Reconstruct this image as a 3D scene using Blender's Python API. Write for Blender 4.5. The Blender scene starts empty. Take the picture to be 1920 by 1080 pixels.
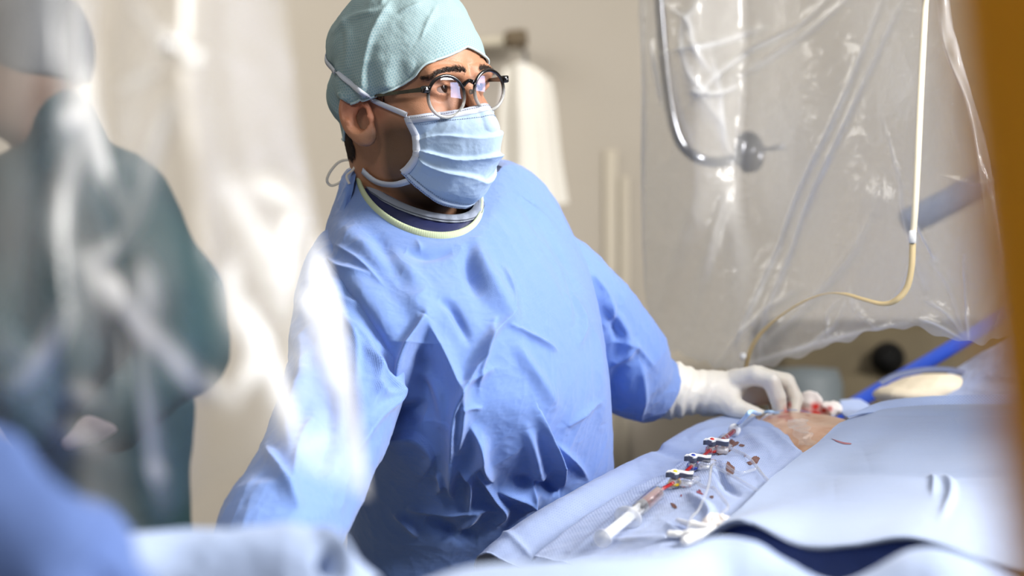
import bpy, math, random
import numpy as np
from mathutils import Vector, Matrix
from mathutils.bvhtree import BVHTree
random.seed(7); rng = np.random.default_rng(7)
SC = bpy.context.scene; COL = SC.collection
F_PX = 3400.0; CAMZ = 1.40

# ---------------------------------------------------------------- camera, world, light, exposure
cam_d = bpy.data.cameras.new('camera'); cam = bpy.data.objects.new('camera', cam_d); COL.objects.link(cam)
cam.location = (0, 0, CAMZ); cam.rotation_euler = (math.pi/2, 0, 0)
cam_d.sensor_width = 36; cam_d.lens = 36*F_PX/1920; cam_d.clip_start = .05
cam_d.dof.use_dof = True; cam_d.dof.focus_distance = 2.12; cam_d.dof.aperture_fstop = 2.7
SC.camera = cam
wd = bpy.data.worlds.new('world'); SC.world = wd; wd.use_nodes = True
wd.node_tree.nodes['Background'].inputs[0].default_value = (.80, .88, 1.0, 1)
wd.node_tree.nodes['Background'].inputs[1].default_value = .06
def area(name, loc, to, size, power, col=(1, 1, 1), sy=None):
    l = bpy.data.lights.new(name, 'AREA'); l.energy = power; l.color = col
    l.size = size
    if sy: l.shape = 'RECTANGLE'; l.size_y = sy
    o = bpy.data.objects.new(name, l); COL.objects.link(o); o.location = loc
    o.rotation_euler = (Vector(to)-Vector(loc)).to_track_quat('-Z', 'Y').to_euler(); return o
area('key_light_right', (2.15, 1.15, 2.75), (0.05, 2.2, 1.35), .9, 212, (1, .975, .94), 1.0)  # key lamp high at the front right
area('ceiling_light_front', (0.6, 1.4, 2.95), (.35, 2.1, 1.0), .9, 3, (1, .98, .95))
area('ceiling_light_rear', (-1.3, 3.9, 2.9), (-.8, 4.7, 1.3), 1.4, 31, (1, .96, .90))
area('cover_fill_light', (-.46, .82, 2.25), (-.42, .95, 1.2), .4, 9, (1, .98, .96))  # unseen fill lamp added close by to brighten the left plastic cover
SC.view_settings.view_transform = 'Standard'; SC.view_settings.look = 'None'
SC.view_settings.gamma = 1; SC.view_settings.exposure = 0.1; SC.view_settings.use_curve_mapping = False
SC.cycles.max_bounces = 10; SC.cycles.transparent_max_bounces = 24; SC.cycles.use_denoising = True
SC.cycles.caustics_reflective = False; SC.cycles.caustics_refractive = False
SC.cycles.sample_clamp_indirect = 6

# ---------------------------------------------------------------- helpers
def P(px, py, D): return np.array([(px-960)*D/F_PX, D, CAMZ-(py-540)*D/F_PX])
def PP(l): return np.array([P(*q) for q in l])
def proj(V): return np.stack([960+F_PX*V[..., 0]/V[..., 1], 540-F_PX*(V[..., 2]-CAMZ)/V[..., 1]], -1)
def lin(c): return tuple(((x/255+.055)/1.055)**2.4 if x > 10 else x/255/12.92 for x in c)+(1,)

def node(nt, t, **k):
    n = nt.nodes.new(t)
    for a, v in k.items():
        if a.startswith('i_'):
            n.inputs[int(a[2:]) if a[2:].isdigit() else a[2:].replace('_', ' ')].default_value = v
        else: setattr(n, a, v)
    return n
def mathn(nt, op, a, b=None, c=None):
    n = nt.nodes.new('ShaderNodeMath'); n.operation = op
    for i, x in enumerate((a, b, c)):
        if x is None: continue
        if isinstance(x, (int, float)): n.inputs[i].default_value = x
        else: nt.links.new(x, n.inputs[i])
    return n.outputs[0]
def hexdist(nt, vec, s):
    """distance to the nearest centre of a staggered lattice, 0 at centre, .5 halfway"""
    L = nt.links; outs = []
    for off in (0.0, .5):
        m = node(nt, 'ShaderNodeVectorMath', operation='MULTIPLY_ADD'); L.new(vec, m.inputs[0])
        m.inputs[1].default_value = (s, s/1.732, 0); m.inputs[2].default_value = (off, off, 0)
        f = node(nt, 'ShaderNodeVectorMath', operation='FRACTION'); L.new(m.outputs[0], f.inputs[0])
        a = node(nt, 'ShaderNodeVectorMath', operation='SUBTRACT'); L.new(f.outputs[0], a.inputs[0]); a.inputs[1].default_value = (.5, .5, 0)
        b = node(nt, 'ShaderNodeVectorMath', operation='MULTIPLY'); L.new(a.outputs[0], b.inputs[0]); b.inputs[1].default_value = (1, 1.732, 0)
        c = node(nt, 'ShaderNodeVectorMath', operation='LENGTH'); L.new(b.outputs[0], c.inputs[0]); outs.append(c.outputs['Value'])
    return mathn(nt, 'MINIMUM', outs[0], outs[1])
def facing_fresnel(nt, nrm=None, f0=.04, pw=5.0, gain=1.0):
    g = node(nt, 'ShaderNodeNewGeometry'); d = node(nt, 'ShaderNodeVectorMath', operation='DOT_PRODUCT')
    nt.links.new(nrm or g.outputs['Normal'], d.inputs[0]); nt.links.new(g.outputs['Incoming'], d.inputs[1])
    c = mathn(nt, 'ABSOLUTE', d.outputs['Value']); c = mathn(nt, 'SUBTRACT', 1.0, c); c = mathn(nt, 'POWER', c, pw)
    return mathn(nt, 'MULTIPLY_ADD', c, gain*(1-f0), f0)
def clearmat(name, haze=.12, f0=.08, rough=.08, col=(.92, .94, .97, 1)):
    """thin-walled clear plastic: see-through, a little milky, glossy towards grazing angles"""
    m = bpy.data.materials.new(name); m.use_nodes = True; nt = m.node_tree; nt.nodes.clear(); L = nt.links
    tr = node(nt, 'ShaderNodeBsdfTransparent'); di = node(nt, 'ShaderNodeBsdfDiffuse', i_0=col); g = node(nt, 'ShaderNodeBsdfGlossy'); g.inputs['Roughness'].default_value = rough
    a = node(nt, 'ShaderNodeMixShader'); L.new(mathn(nt, 'ADD', facing_fresnel(nt, None, haze, 2.2, .32), 0.0), a.inputs[0]); L.new(tr.outputs[0], a.inputs[1]); L.new(di.outputs[0], a.inputs[2])
    b = node(nt, 'ShaderNodeMixShader'); L.new(facing_fresnel(nt, None, f0), b.inputs[0]); L.new(a.outputs[0], b.inputs[1]); L.new(g.outputs[0], b.inputs[2])
    o = node(nt, 'ShaderNodeOutputMaterial'); L.new(b.outputs[0], o.inputs[0]); return m

def mat(name, col, rough=.5, spec=.5, noise=None, bump=None, hexa=None, attr=None, trans=0, alpha=1, sub=0, coat=0, metal=0,
        emit=None, sheen=0, ior=None):
    """noise=(scale, other colour, amount) bump=(scale, strength, distance) hexa=(scale, radius, colour, amount, depth) attr=(name, colour)"""
    m = bpy.data.materials.new(name); m.use_nodes = True; nt = m.node_tree; L = nt.links
    b = nt.nodes['Principled BSDF']; I = b.inputs
    I['Base Color'].default_value = col; I['Roughness'].default_value = rough; I['Specular IOR Level'].default_value = spec
    I['Transmission Weight'].default_value = trans; I['Alpha'].default_value = alpha; I['Subsurface Weight'].default_value = sub
    if sub: I['Subsurface Radius'].default_value = (.012, .005, .003); I['Subsurface Scale'].default_value = 1
    I['Coat Weight'].default_value = coat; I['Metallic'].default_value = metal; I['Sheen Weight'].default_value = sheen
    if ior: I['IOR'].default_value = ior
    if emit: I['Emission Color'].default_value = emit[0]; I['Emission Strength'].default_value = emit[1]
    tc = node(nt, 'ShaderNodeTexCoord'); cur = None; hgt = None
    def mix(fac, c2):
        nonlocal cur
        x = node(nt, 'ShaderNodeMix', data_type='RGBA'); L.new(fac, x.inputs[0])
        if cur: L.new(cur, x.inputs[6])
        else: x.inputs[6].default_value = col
        x.inputs[7].default_value = c2; cur = x.outputs[2]
    if noise:
        n = node(nt, 'ShaderNodeTexNoise'); n.inputs['Scale'].default_value = noise[0]; n.inputs['Detail'].default_value = 6
        L.new(tc.outputs['Object'], n.inputs['Vector'])
        r = node(nt, 'ShaderNodeMapRange'); L.new(n.outputs[0], r.inputs[0]); r.inputs[1].default_value = .35; r.inputs[2].default_value = .65
        r.inputs[4].default_value = noise[2]; mix(r.outputs[0], noise[1])
    if attr:
        for an, ac in attr:
            a = node(nt, 'ShaderNodeAttribute', attribute_name=an); mix(a.outputs['Fac'], ac)
    if hexa:
        d = hexdist(nt, tc.outputs['UV'], hexa[0])
        r = node(nt, 'ShaderNodeMapRange', interpolation_type='SMOOTHSTEP'); L.new(d, r.inputs[0])
        r.inputs[1].default_value = hexa[1]*.6; r.inputs[2].default_value = hexa[1]*1.3; r.inputs[3].default_value = hexa[3]; r.inputs[4].default_value = 0
        mix(r.outputs[0], hexa[2]); hgt = r.outputs[0]
        bp = node(nt, 'ShaderNodeBump', invert=True); bp.inputs['Strength'].default_value = hexa[4]; bp.inputs['Distance'].default_value = .0006
        L.new(hgt, bp.inputs['Height']); hgt = bp.outputs[0]
    if bump:
        n = node(nt, 'ShaderNodeTexNoise'); n.inputs['Scale'].default_value = bump[0]; n.inputs['Detail'].default_value = 5
        L.new(tc.outputs['Object'], n.inputs['Vector'])
        bp = node(nt, 'ShaderNodeBump'); bp.inputs['Strength'].default_value = bump[1]; bp.inputs['Distance'].default_value = bump[2]
        L.new(n.outputs[0], bp.inputs['Height'])
        if hgt: L.new(hgt, bp.inputs['Normal'])
        hgt = bp.outputs[0]
    if hgt: L.new(hgt, I['Normal'])
    if cur: L.new(cur, I['Base Color'])
    return m

ABS = {}
def mesh_obj(name, V, Fc, m, parent=None, smooth=True, uv=None, attrs=None, mids=None):
    """V world coordinates. The object origin goes to the mesh's own base centre."""
    V = np.asarray(V, float).reshape(-1, 3)
    org = np.array([(V[:, 0].min()+V[:, 0].max())/2, (V[:, 1].min()+V[:, 1].max())/2, V[:, 2].min()])
    me = bpy.data.meshes.new(name)
    if isinstance(Fc, np.ndarray) and len(Fc) > 2000:
        Fc = np.asarray(Fc, np.int32); me.vertices.add(len(V)); me.vertices.foreach_set('co', (V-org).astype(np.float32).ravel()); k = Fc.shape[1]
        me.loops.add(Fc.size); me.loops.foreach_set('vertex_index', Fc.ravel()); me.polygons.add(len(Fc)); me.polygons.foreach_set('loop_start', np.arange(0, Fc.size, k, dtype=np.int32)); me.update(calc_edges=True)
    else: me.from_pydata((V-org).tolist(), [], [tuple(int(i) for i in f) for f in Fc])
    me.validate()
    if uv is not None:
        ul = me.uv_layers.new(name='UVMap'); li = np.zeros(len(me.loops), int); me.loops.foreach_get('vertex_index', li)
        ul.data.foreach_set('uv', np.asarray(uv, np.float32)[li].ravel())
    for an, av in (attrs or {}).items():
        a = me.attributes.new(an, 'FLOAT', 'POINT'); a.data.foreach_set('value', np.asarray(av, np.float32).ravel())
    for mm in (m if isinstance(m, (list, tuple)) else [m]): me.materials.append(mm)
    if mids is not None and len(mids) == len(me.polygons): me.polygons.foreach_set('material_index', np.asarray(mids, np.int32))
    if smooth: me.polygons.foreach_set('use_smooth', np.ones(len(me.polygons), bool))
    o = bpy.data.objects.new(name, me); COL.objects.link(o); ABS[o.name] = Vector(org)
    if parent is not None: o.parent = parent; o.location = Vector(org)-ABS[parent.name]
    else: o.location = org
    return o
def empty(name, loc, parent=None):
    o = bpy.data.objects.new(name, None); COL.objects.link(o); o.empty_display_size = .05; ABS[o.name] = Vector(loc)
    if parent is not None: o.parent = parent; o.location = Vector(loc)-ABS[parent.name]
    else: o.location = loc
    return o
def tag(o, label, cat, group=None, kind=None):
    o['label'] = label; o['category'] = cat
    if group: o['group'] = group
    if kind: o['kind'] = kind
    return o

def cr(Pt, n, closed=False):
    """Catmull-Rom through rows of Pt (axis 0) -> n samples"""
    Pt = np.asarray(Pt, float); k = len(Pt)
    t = np.linspace(0, k if closed else k-1, n, endpoint=not closed)
    i = np.minimum(np.floor(t).astype(int), (k-1) if closed else (k-2)); f = (t-i).reshape((-1,)+(1,)*(Pt.ndim-1))
    if closed: g = lambda j: Pt[j % k]
    else:
        ext = np.concatenate([[2*Pt[0]-Pt[1]], Pt, [2*Pt[-1]-Pt[-2]]]); g = lambda j: ext[np.clip(j+1, 0, k+1)]
    a, b, c, d = g(i-1), g(i), g(i+1), g(i+2)
    return .5*((2*b)+(-a+c)*f+(2*a-5*b+4*c-d)*f**2+(-a+3*b-3*c+d)*f**3)
def patch(rows, nu, nv, px=True):
    """rows: list of rows of control points -> [nv, nu, 3]"""
    mu = max(len(r) for r in rows)
    G = np.stack([cr(PP(r) if px else np.array(r, float), nu) for r in rows])
    return cr(G, nv)
def grid_faces(nv, nu, cu=False, cv=False):
    i = np.arange(nv if cv else nv-1)[:, None]; j = np.arange(nu if cu else nu-1)[None]
    a = i*nu+j; b = i*nu+(j+1) % nu; c = ((i+1) % nv)*nu+(j+1) % nu; d = ((i+1) % nv)*nu+j
    return np.stack([a, b, c, d], -1).reshape(-1, 4)
def gnormals(G, cu=False):
    du = (np.roll(G, -1, 1)-np.roll(G, 1, 1)) if cu else np.gradient(G, axis=1)
    dv = np.gradient(G, axis=0); n = np.cross(du, dv); return n/(np.linalg.norm(n, axis=-1, keepdims=True)+1e-12)
def guv(G):
    du = np.linalg.norm(np.diff(G, axis=1), axis=-1).mean(0); dv = np.linalg.norm(np.diff(G, axis=0), axis=-1).mean(1)
    u = np.concatenate([[0], np.cumsum(du)]); v = np.concatenate([[0], np.cumsum(dv)])
    return np.stack(np.meshgrid(u, v), -1).reshape(-1, 2)
def fbm(V, scale, octv=4, seed=0, ridged=False):
    """cheap smooth noise: sums of rotated sines with warping"""
    r = np.random.default_rng(seed); out = np.zeros(V.shape[:-1]); amp = 1; tot = 0; s = scale
    for o in range(octv):
        acc = 0
        for k in range(4):
            d = r.normal(size=3); d /= np.linalg.norm(d); e = r.normal(size=3); e /= np.linalg.norm(e)
            acc = acc+np.sin((V@d)*s+r.uniform(0, 6.3)+1.7*np.sin((V@e)*s*.61+r.uniform(0, 6.3)))
        acc = acc/4
        if ridged: acc = 1-2*np.abs(acc)**.7
        out += amp*acc; tot += amp; amp *= .5; s *= 2.03
    return out/tot
def stroke_field(pix, strokes):
    """pix[...,2]; strokes: (points, width, amplitude, kind) -> sum of profiles. kind r=rounded, s=sharp crest, f=one-sided step"""
    out = np.zeros(pix.shape[:-1])
    X = pix[..., 0]; Y = pix[..., 1]
    for pts, w, amp, kind in strokes:
        pts = cr(np.array(pts, float), max(6, 5*len(pts))); seg = np.linalg.norm(np.diff(pts, axis=0), axis=1); L = seg.sum(); c0 = np.concatenate([[0], np.cumsum(seg)])
        q_w = w*(7 if kind == 's' else 3.2 if kind == 'r' else 6); lo = pts.min(0)-q_w; hi = pts.max(0)+q_w
        msk = (X > lo[0]) & (X < hi[0]) & (Y > lo[1]) & (Y < hi[1])
        if not msk.any(): continue
        x = X[msk]; y = Y[msk]; best = np.full(x.shape, 1e9); bt = np.zeros(x.shape); bs = np.ones(x.shape)
        for k in range(len(pts)-1):
            a = pts[k]; b = pts[k+1]; d = b-a; l2 = d@d+1e-9
            h = np.clip(((x-a[0])*d[0]+(y-a[1])*d[1])/l2, 0, 1)
            dx = x-a[0]-h*d[0]; dy = y-a[1]-h*d[1]; dist = np.hypot(dx, dy); m = dist < best
            best[m] = dist[m]; bt[m] = (c0[k]+h[m]*seg[k])/L; bs[m] = np.sign(d[0]*dy[m]-d[1]*dx[m])
        tp = np.clip(np.sin(np.pi*np.clip(bt, .02, .98)), 0, 1)**.6
        if kind == 'r': pr = np.exp(-(best/w)**2)
        elif kind == 's': pr = np.exp(-(np.sqrt(best**2+4)-2)/w)
        else: pr = np.where(bs > 0, np.exp(-(best/(2.2*w))**2), np.exp(-(best/(.35*w))**2))
        out[msk] += amp*tp*pr
    return out
def tube(path, rad, n=10, caps=True):
    path = np.asarray(path, float); k = len(path); rad = np.broadcast_to(np.asarray(rad, float), (k,)) if np.ndim(rad) < 2 else np.asarray(rad, float)
    T = np.gradient(path, axis=0); T /= np.linalg.norm(T, axis=1, keepdims=True)+1e-12
    ref = np.array([0, 0, 1.]) if abs(T[0, 2]) < .9 else np.array([1., 0, 0])
    N = np.zeros_like(T); nn = np.cross(T[0], ref); nn /= np.linalg.norm(nn); N[0] = nn
    for i in range(1, k):
        nn = N[i-1]-T[i]*(N[i-1]@T[i]); N[i] = nn/(np.linalg.norm(nn)+1e-12)
    B = np.cross(T, N); a = np.arange(n)*2*np.pi/n
    r1 = rad if rad.ndim == 1 else rad[:, 0]; r2 = rad if rad.ndim == 1 else rad[:, 1]
    G = path[:, None]+r1[:, None, None]*np.cos(a)[None, :, None]*N[:, None]+r2[:, None, None]*np.sin(a)[None, :, None]*B[:, None]
    F = [tuple(f) for f in grid_faces(k, n, cu=True)]
    if caps: F += [tuple(range(n))[::-1], tuple((k-1)*n+np.arange(n))]
    return G, F
def tube_obj(name, path, rad, m, parent=None, n=10, samples=None, **k):
    path = np.asarray(path, float)
    if samples:
        path = cr(path, samples)
        if np.ndim(rad) > 0: rad = cr(np.asarray(rad, float), samples)
    G, F = tube(path, rad, n); return mesh_obj(name, G.reshape(-1, 3), F, m, parent, **k)
class MB:
    def __init__(s): s.V = []; s.F = []; s.n = 0
    def add(s, V, F):
        V = np.asarray(V, float).reshape(-1, 3); s.V.append(V); s.F += [tuple(int(i)+s.n for i in f) for f in F]; s.n += len(V); return s
    def obj(s, name, m, parent=None, **k): return mesh_obj(name, np.concatenate(s.V), s.F, m, parent, **k)
def boxV(c, half, R=np.eye(3), bev=0):
    c = np.asarray(c, float); h = np.asarray(half, float)
    if not bev:
        s = np.array([[x, y, z] for x in (-1, 1) for y in (-1, 1) for z in (-1, 1)], float)
        return (s*h)@np.asarray(R).T+c, [(0, 1, 3, 2), (4, 6, 7, 5), (0, 4, 5, 1), (2, 3, 7, 6), (0, 2, 6, 4), (1, 5, 7, 3)]
    b = bev; V = []; ring = []
    lay = [(-h[2], b), (-h[2]+b, 0), (h[2]-b, 0), (h[2], b)]
    for z, ins in lay:
        x, y = h[0]-ins, h[1]-ins; q = b*.9
        for sx, sy, o in ((1, 1, 0), (-1, 1, 1), (-1, -1, 0), (1, -1, 1)):
            pr = [(sx*x, sy*(y-q)), (sx*(x-q), sy*y)]
            if o: pr = pr[::-1]
            V += [(a, bb, z) for a, bb in pr]
    V = np.array(V)@np.asarray(R).T+c
    F = [tuple(f) for f in grid_faces(4, 8, cu=True)]+[tuple(range(8))[::-1], tuple(24+np.arange(8))]
    return V, F
def frame(z, x=None):
    z = np.asarray(z, float); z = z/np.linalg.norm(z); x = np.array([1., 0, 0]) if x is None else np.asarray(x, float)
    x = x-z*(x@z); x /= np.linalg.norm(x); return np.stack([x, np.cross(z, x), z], 1)
def lathe(prof, org, axis, n=24, x=None):
    """prof: (radius, distance along the axis)"""
    R = frame(axis, x); a = np.arange(n)*2*np.pi/n; pr = np.array(prof, float)
    G = np.stack([pr[:, None, 0]*np.cos(a), pr[:, None, 0]*np.sin(a), np.repeat(pr[:, 1:2], n, 1)], -1)@R.T+np.asarray(org, float)
    return G.reshape(-1, 3), [tuple(f) for f in grid_faces(len(pr), n, cu=True)]

# signed distance shapes and a surface-nets mesher
def dell(p, c, r):
    r = np.asarray(r, float); q = (p-c)/r; k0 = np.linalg.norm(q, axis=-1); k1 = np.linalg.norm(q/r, axis=-1)+1e-9; return k0*(k0-1)/k1
def dcap(p, a, b, ra, rb=None):
    a = np.asarray(a, float); b = np.asarray(b, float); rb = ra if rb is None else rb; d = b-a
    h = np.clip(((p-a)@d)/(d@d+1e-12), 0, 1); return np.linalg.norm(p-a-h[..., None]*d, axis=-1)-(ra+(rb-ra)*h)
def smin(a, b, k): h = np.clip(.5+.5*(b-a)/k, 0, 1); return b+(a-b)*h-k*h*(1-h)
def smax(a, b, k): return -smin(-a, -b, k)
def snets(fn, lo, hi, h):
    lo = np.asarray(lo, float); hi = np.asarray(hi, float); n = np.ceil((hi-lo)/h).astype(int)+1
    ax = [lo[i]+h*np.arange(n[i]) for i in range(3)]; A = np.empty(n, np.float32)
    YZ = np.stack(np.meshgrid(ax[1], ax[2], indexing='ij'), -1)
    for s in range(0, n[0], 8):
        xs = ax[0][s:s+8]; p = np.empty((len(xs), n[1], n[2], 3)); p[..., 0] = xs[:, None, None]; p[..., 1:] = YZ; A[s:s+8] = fn(p)
    S = A < 0; c = np.zeros(n-1, np.int8)
    C = [(i, j, k) for i in (0, 1) for j in (0, 1) for k in (0, 1)]
    for i, j, k in C: c += S[i:n[0]-1+i, j:n[1]-1+j, k:n[2]-1+k]
    act = (c > 0) & (c < 8); idx = np.full(n-1, -1); ii = np.argwhere(act); idx[act] = np.arange(len(ii))
    acc = np.zeros((len(ii), 3)); cnt = np.zeros(len(ii))
    for a in C:
        for d in range(3):
            if a[d]: continue
            b = list(a); b[d] = 1; b = tuple(b)
            fa = A[tuple((ii+a).T)]; fb = A[tuple((ii+b).T)]; m = (fa < 0) != (fb < 0); t = fa[m]/(fa[m]-fb[m])
            acc[m] += np.array(a)+np.outer(t, np.array(b)-np.array(a)); cnt[m] += 1
    V = lo+h*(ii+acc/cnt[:, None]); Fs = []
    for d in range(3):
        e, f = (d+1) % 3, (d+2) % 3; sl0 = [slice(None)]*3; sl1 = [slice(None)]*3; sl0[d] = slice(0, n[d]-1); sl1[d] = slice(1, n[d])
        w = np.argwhere(S[tuple(sl0)] != S[tuple(sl1)]); w = w[(w[:, e] > 0) & (w[:, e] < n[e]-1) & (w[:, f] > 0) & (w[:, f] < n[f]-1)]
        ins = S[tuple(w.T)]; q = []
        for de, df in ((1, 1), (0, 1), (0, 0), (1, 0)):
            g = w.copy(); g[:, e] -= de; g[:, f] -= df; q.append(idx[tuple(g.T)])
        q = np.stack(q, 1); q[~ins] = q[~ins][:, ::-1]; Fs.append(q)
    return V, np.concatenate(Fs)
def sgrad(fn, p, e=1e-4):
    g = np.stack([fn(p+np.eye(3)[i]*e)-fn(p-np.eye(3)[i]*e) for i in range(3)], -1); return g/(np.linalg.norm(g, axis=-1, keepdims=True)+1e-12)
def march(fn, pts, d0=1.9, d1=2.7):
    """rays from the lens through pixels onto the zero surface of fn"""
    pts = np.atleast_2d(np.asarray(pts, float)); dr = np.stack([(pts[:, 0]-960)/F_PX, np.ones(len(pts)), -(pts[:, 1]-540)/F_PX], 1)
    t = np.full(len(pts), d0)
    for _ in range(70): t = np.minimum(t+fn(np.array([0, 0, CAMZ])+dr*t[:, None])*.8, d1)
    return np.array([0, 0, CAMZ])+dr*t[:, None]
def pushout(fn, V, d, it=4):
    V = V.copy()
    for _ in range(it):
        s = fn(V); m = s < d
        if not m.any(): break
        V[m] += sgrad(fn, V[m])*(d-s[m])[:, None]
    return V
def bvh(o):
    me = o.data; off = ABS[o.name]
    return BVHTree.FromPolygons([Vector(v.co)+off for v in me.vertices], [tuple(p.vertices) for p in me.polygons])
def hit(b, px, py):
    d = Vector(((px-960)/F_PX, 1, -(py-540)/F_PX)).normalized(); h = b.ray_cast(Vector((0, 0, CAMZ)), d)
    return (np.array(h[0]), np.array(h[1])*(1 if h[1].z > 0 else -1)) if h[0] is not None else (None, None)
# ---------------------------------------------------------------- the room
def plane(name, V, m, kind='structure', thick=.08, nrm=(0, 0, -1)):
    V = np.array(V, float); W = V+np.array(nrm)*thick
    o = mesh_obj(name, np.concatenate([V, W]), [(0, 1, 2, 3), (7, 6, 5, 4), (0, 4, 5, 1), (1, 5, 6, 2), (2, 6, 7, 3), (3, 7, 4, 0)], m, smooth=False)
    o['kind'] = kind; return o
WY = 4.9
m_wall = mat('wall_paint', lin((188, 180, 168)), .75, .2, noise=(2.0, lin((182, 173, 158)), .5), bump=(220, .12, .002))
m_floor = mat('floor_vinyl', lin((120, 122, 120)), .35, .4, noise=(30, lin((96, 99, 100)), .6))
m_ceil = mat('ceiling_tile', lin((215, 213, 206)), .8, .2, bump=(150, .2, .002))
plane('floor', [(-3.2, -1.5, 0), (3.6, -1.5, 0), (3.6, WY, 0), (-3.2, WY, 0)], m_floor)
plane('wall_back', [(-3.2, WY, 0), (3.6, WY, 0), (3.6, WY, 3), (-3.2, WY, 3)], m_wall, nrm=(0, 1, 0))
plane('wall_left', [(-3.2, -1.5, 0), (-3.2, WY, 0), (-3.2, WY, 3), (-3.2, -1.5, 3)], m_wall, nrm=(-1, 0, 0))
plane('wall_right', [(3.6, -1.5, 0), (3.6, WY, 0), (3.6, WY, 3), (3.6, -1.5, 3)], m_wall, nrm=(1, 0, 0))
plane('ceiling', [(-3.2, -1.5, 3), (3.6, -1.5, 3), (3.6, WY, 3), (-3.2, WY, 3)], m_ceil, nrm=(0, 0, 1))

# things on and before the back wall
m_white = mat('white_plastic', lin((238, 234, 222)), .45, .4)
m_steel = mat('brushed_steel', lin((150, 150, 152)), .22, .5, metal=1)
m_brown = mat('brown_rubber', lin((112, 98, 78)), .6, .3)
rl = empty('wall_bracket', P(930, 82, WY-.02))
tube_obj('rail', PP([(845, 88, 4.80), (975, 72, 4.80)]), .013, mat('cream_enamel', lin((205, 196, 175)), .5), rl, 12)
V, F = lathe([(0, -.03), (.02, -.03), (.025, -.02), (.025, .02), (.018, .03), (0, .03)], P(968, 73, 4.80), (1, 0, .1), 16)
mesh_obj('end_knob', V, F, m_brown, rl)
V, F = boxV(P(850, 88, 4.85), (.03, .05, .05), bev=.008); mesh_obj('mount', V, F, m_white, rl)
tag(rl, 'cream rail with brown end knob on the back wall, level with the cap', 'bracket')
# hanging white apron
m_apron = mat('white_sheet', lin((246, 242, 232)), .8, .2)
rows = [[(945, 128, 4.6), (985, 118, 4.58), (1035, 150, 4.6)], [(938, 200, 4.6), (990, 200, 4.55), (1043, 200, 4.6)],
        [(935, 300, 4.6), (995, 300, 4.55), (1052, 290, 4.6)], [(930, 392, 4.6), (1000, 392, 4.55), (1066, 380, 4.6)]]
G = patch(rows, 40, 40); G[..., 1] += .012*np.sin(np.linspace(0, 14, 40))[None]
B_ = G+np.array([0, .02, 0]); V = np.concatenate([G.reshape(-1, 3), B_.reshape(-1, 3)])
F = np.concatenate([grid_faces(40, 40), grid_faces(40, 40)[:, ::-1]+1600])
ap = empty('hanging_apron', P(990, 392, 4.6)); mesh_obj('sheet', V, F, m_apron, ap)
tube_obj('hook', PP([(985, 125, 4.6), (985, 100, 4.62), (980, 92, 4.72), (980, 92, 4.9)]), .006, m_steel, ap, 8, 16)
tag(ap, 'white apron hanging on the back wall right of the mask', 'apron')
# vertical cable ducts behind his arm
for i, (x, y0, y1, w) in enumerate([(1146, 280, 900, .018), (1172, 330, 900, .012)]):
    a = P(x, y0, 4.86); b = P(x, y1, 4.86); V, F = boxV((a+b)/2+[0, .034, 0], (w, .005, abs(a[2]-b[2])/2), bev=.002)
    o = mesh_obj('cable_duct', V, F, mat('duct_%d' % i, lin((202, 193, 176)), .6, .3))
    tag(o, ['wider pale vertical cable duct on the wall behind his shoulder', 'narrower pale vertical cable duct nearest the plastic curtain'][i], 'duct', 'cable ducts on the back wall')
# low cabinet and equipment under the clear curtain
m_cab = mat('taupe_cabinet', lin((98, 88, 68)), .6, .3, noise=(9, lin((84, 75, 58)), .7))
cb = empty('equipment_cabinet', (1.30, 4.3, 0))
V, F = boxV((1.30, 4.30, .66), (.70, .28, .66), bev=.02); mesh_obj('cabinet_body', V, F, m_cab, cb)
for x in (.96, 1.64):
    V, F = boxV((x, 4.005, .66), (.325, .012, .55), bev=.004); d = mesh_obj('door', V, F, m_cab, cb)
    tube_obj('handle', [(x+.2, 3.97, .95), (x+.2, 3.97, 1.1)], .008, m_steel, d, 8)
tag(cb, 'low taupe equipment cabinet at the back wall, seen under the clear curtain', 'cabinet')
cp = empty('ceiling_pedestal', (1.9, 4.3, 0))
V, F = boxV((2.5, 4.45, 1.15), (.45, .25, 1.15), bev=.03); mesh_obj('column_body', V, F, mat('warm_grey', lin((128, 116, 94)), .6), cp)
cp.name = 'storage_column'; ABS['storage_column'] = ABS['ceiling_pedestal']
tag(cp, 'tall warm grey storage column at the right end of the back wall', 'cabinet')
kn = empty('black_camera_head', P(1665, 700, 4.0))
V, F = lathe([(0, -.05), (.022, -.05), (.034, -.035), (.037, 0), (.034, .03), (.018, .045), (.016, .06), (0, .06)], P(1665, 672, 4.0), (-.3, -1, 0), 24)
m_black = mat('black_plastic', (.006, .006, .006, 1), .75, .1); mesh_obj('housing', V, F, m_black, kn)
tube_obj('stem', [P(1665, 695, 4.02), P(1672, 760, 4.02), P(1674, 1900, 4.02)], .012, mat('dark_post', lin((70, 65, 52)), .5), kn, 10)
tag(kn, 'small round black device on a thin post beyond the blue bar', 'device')
bx_ = empty('blue_grey_bin', (P(1520, 700, 4.0)[0], 4.0, .0))
V, F = lathe([(0, 0), (.06, 0), (.075, .5), (.08, 1.20), (.07, 1.23), (0, 1.235)], (P(1508, 700, 3.8)[0], 3.8, 0), (0, 0, 1), 24)
mesh_obj('bin_body', V, F, mat('slate_plastic', lin((96, 104, 108)), .6), bx_)
tag(bx_, 'slate grey round bin in front of the taupe cabinet, right of the gloved hand', 'bin')
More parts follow.
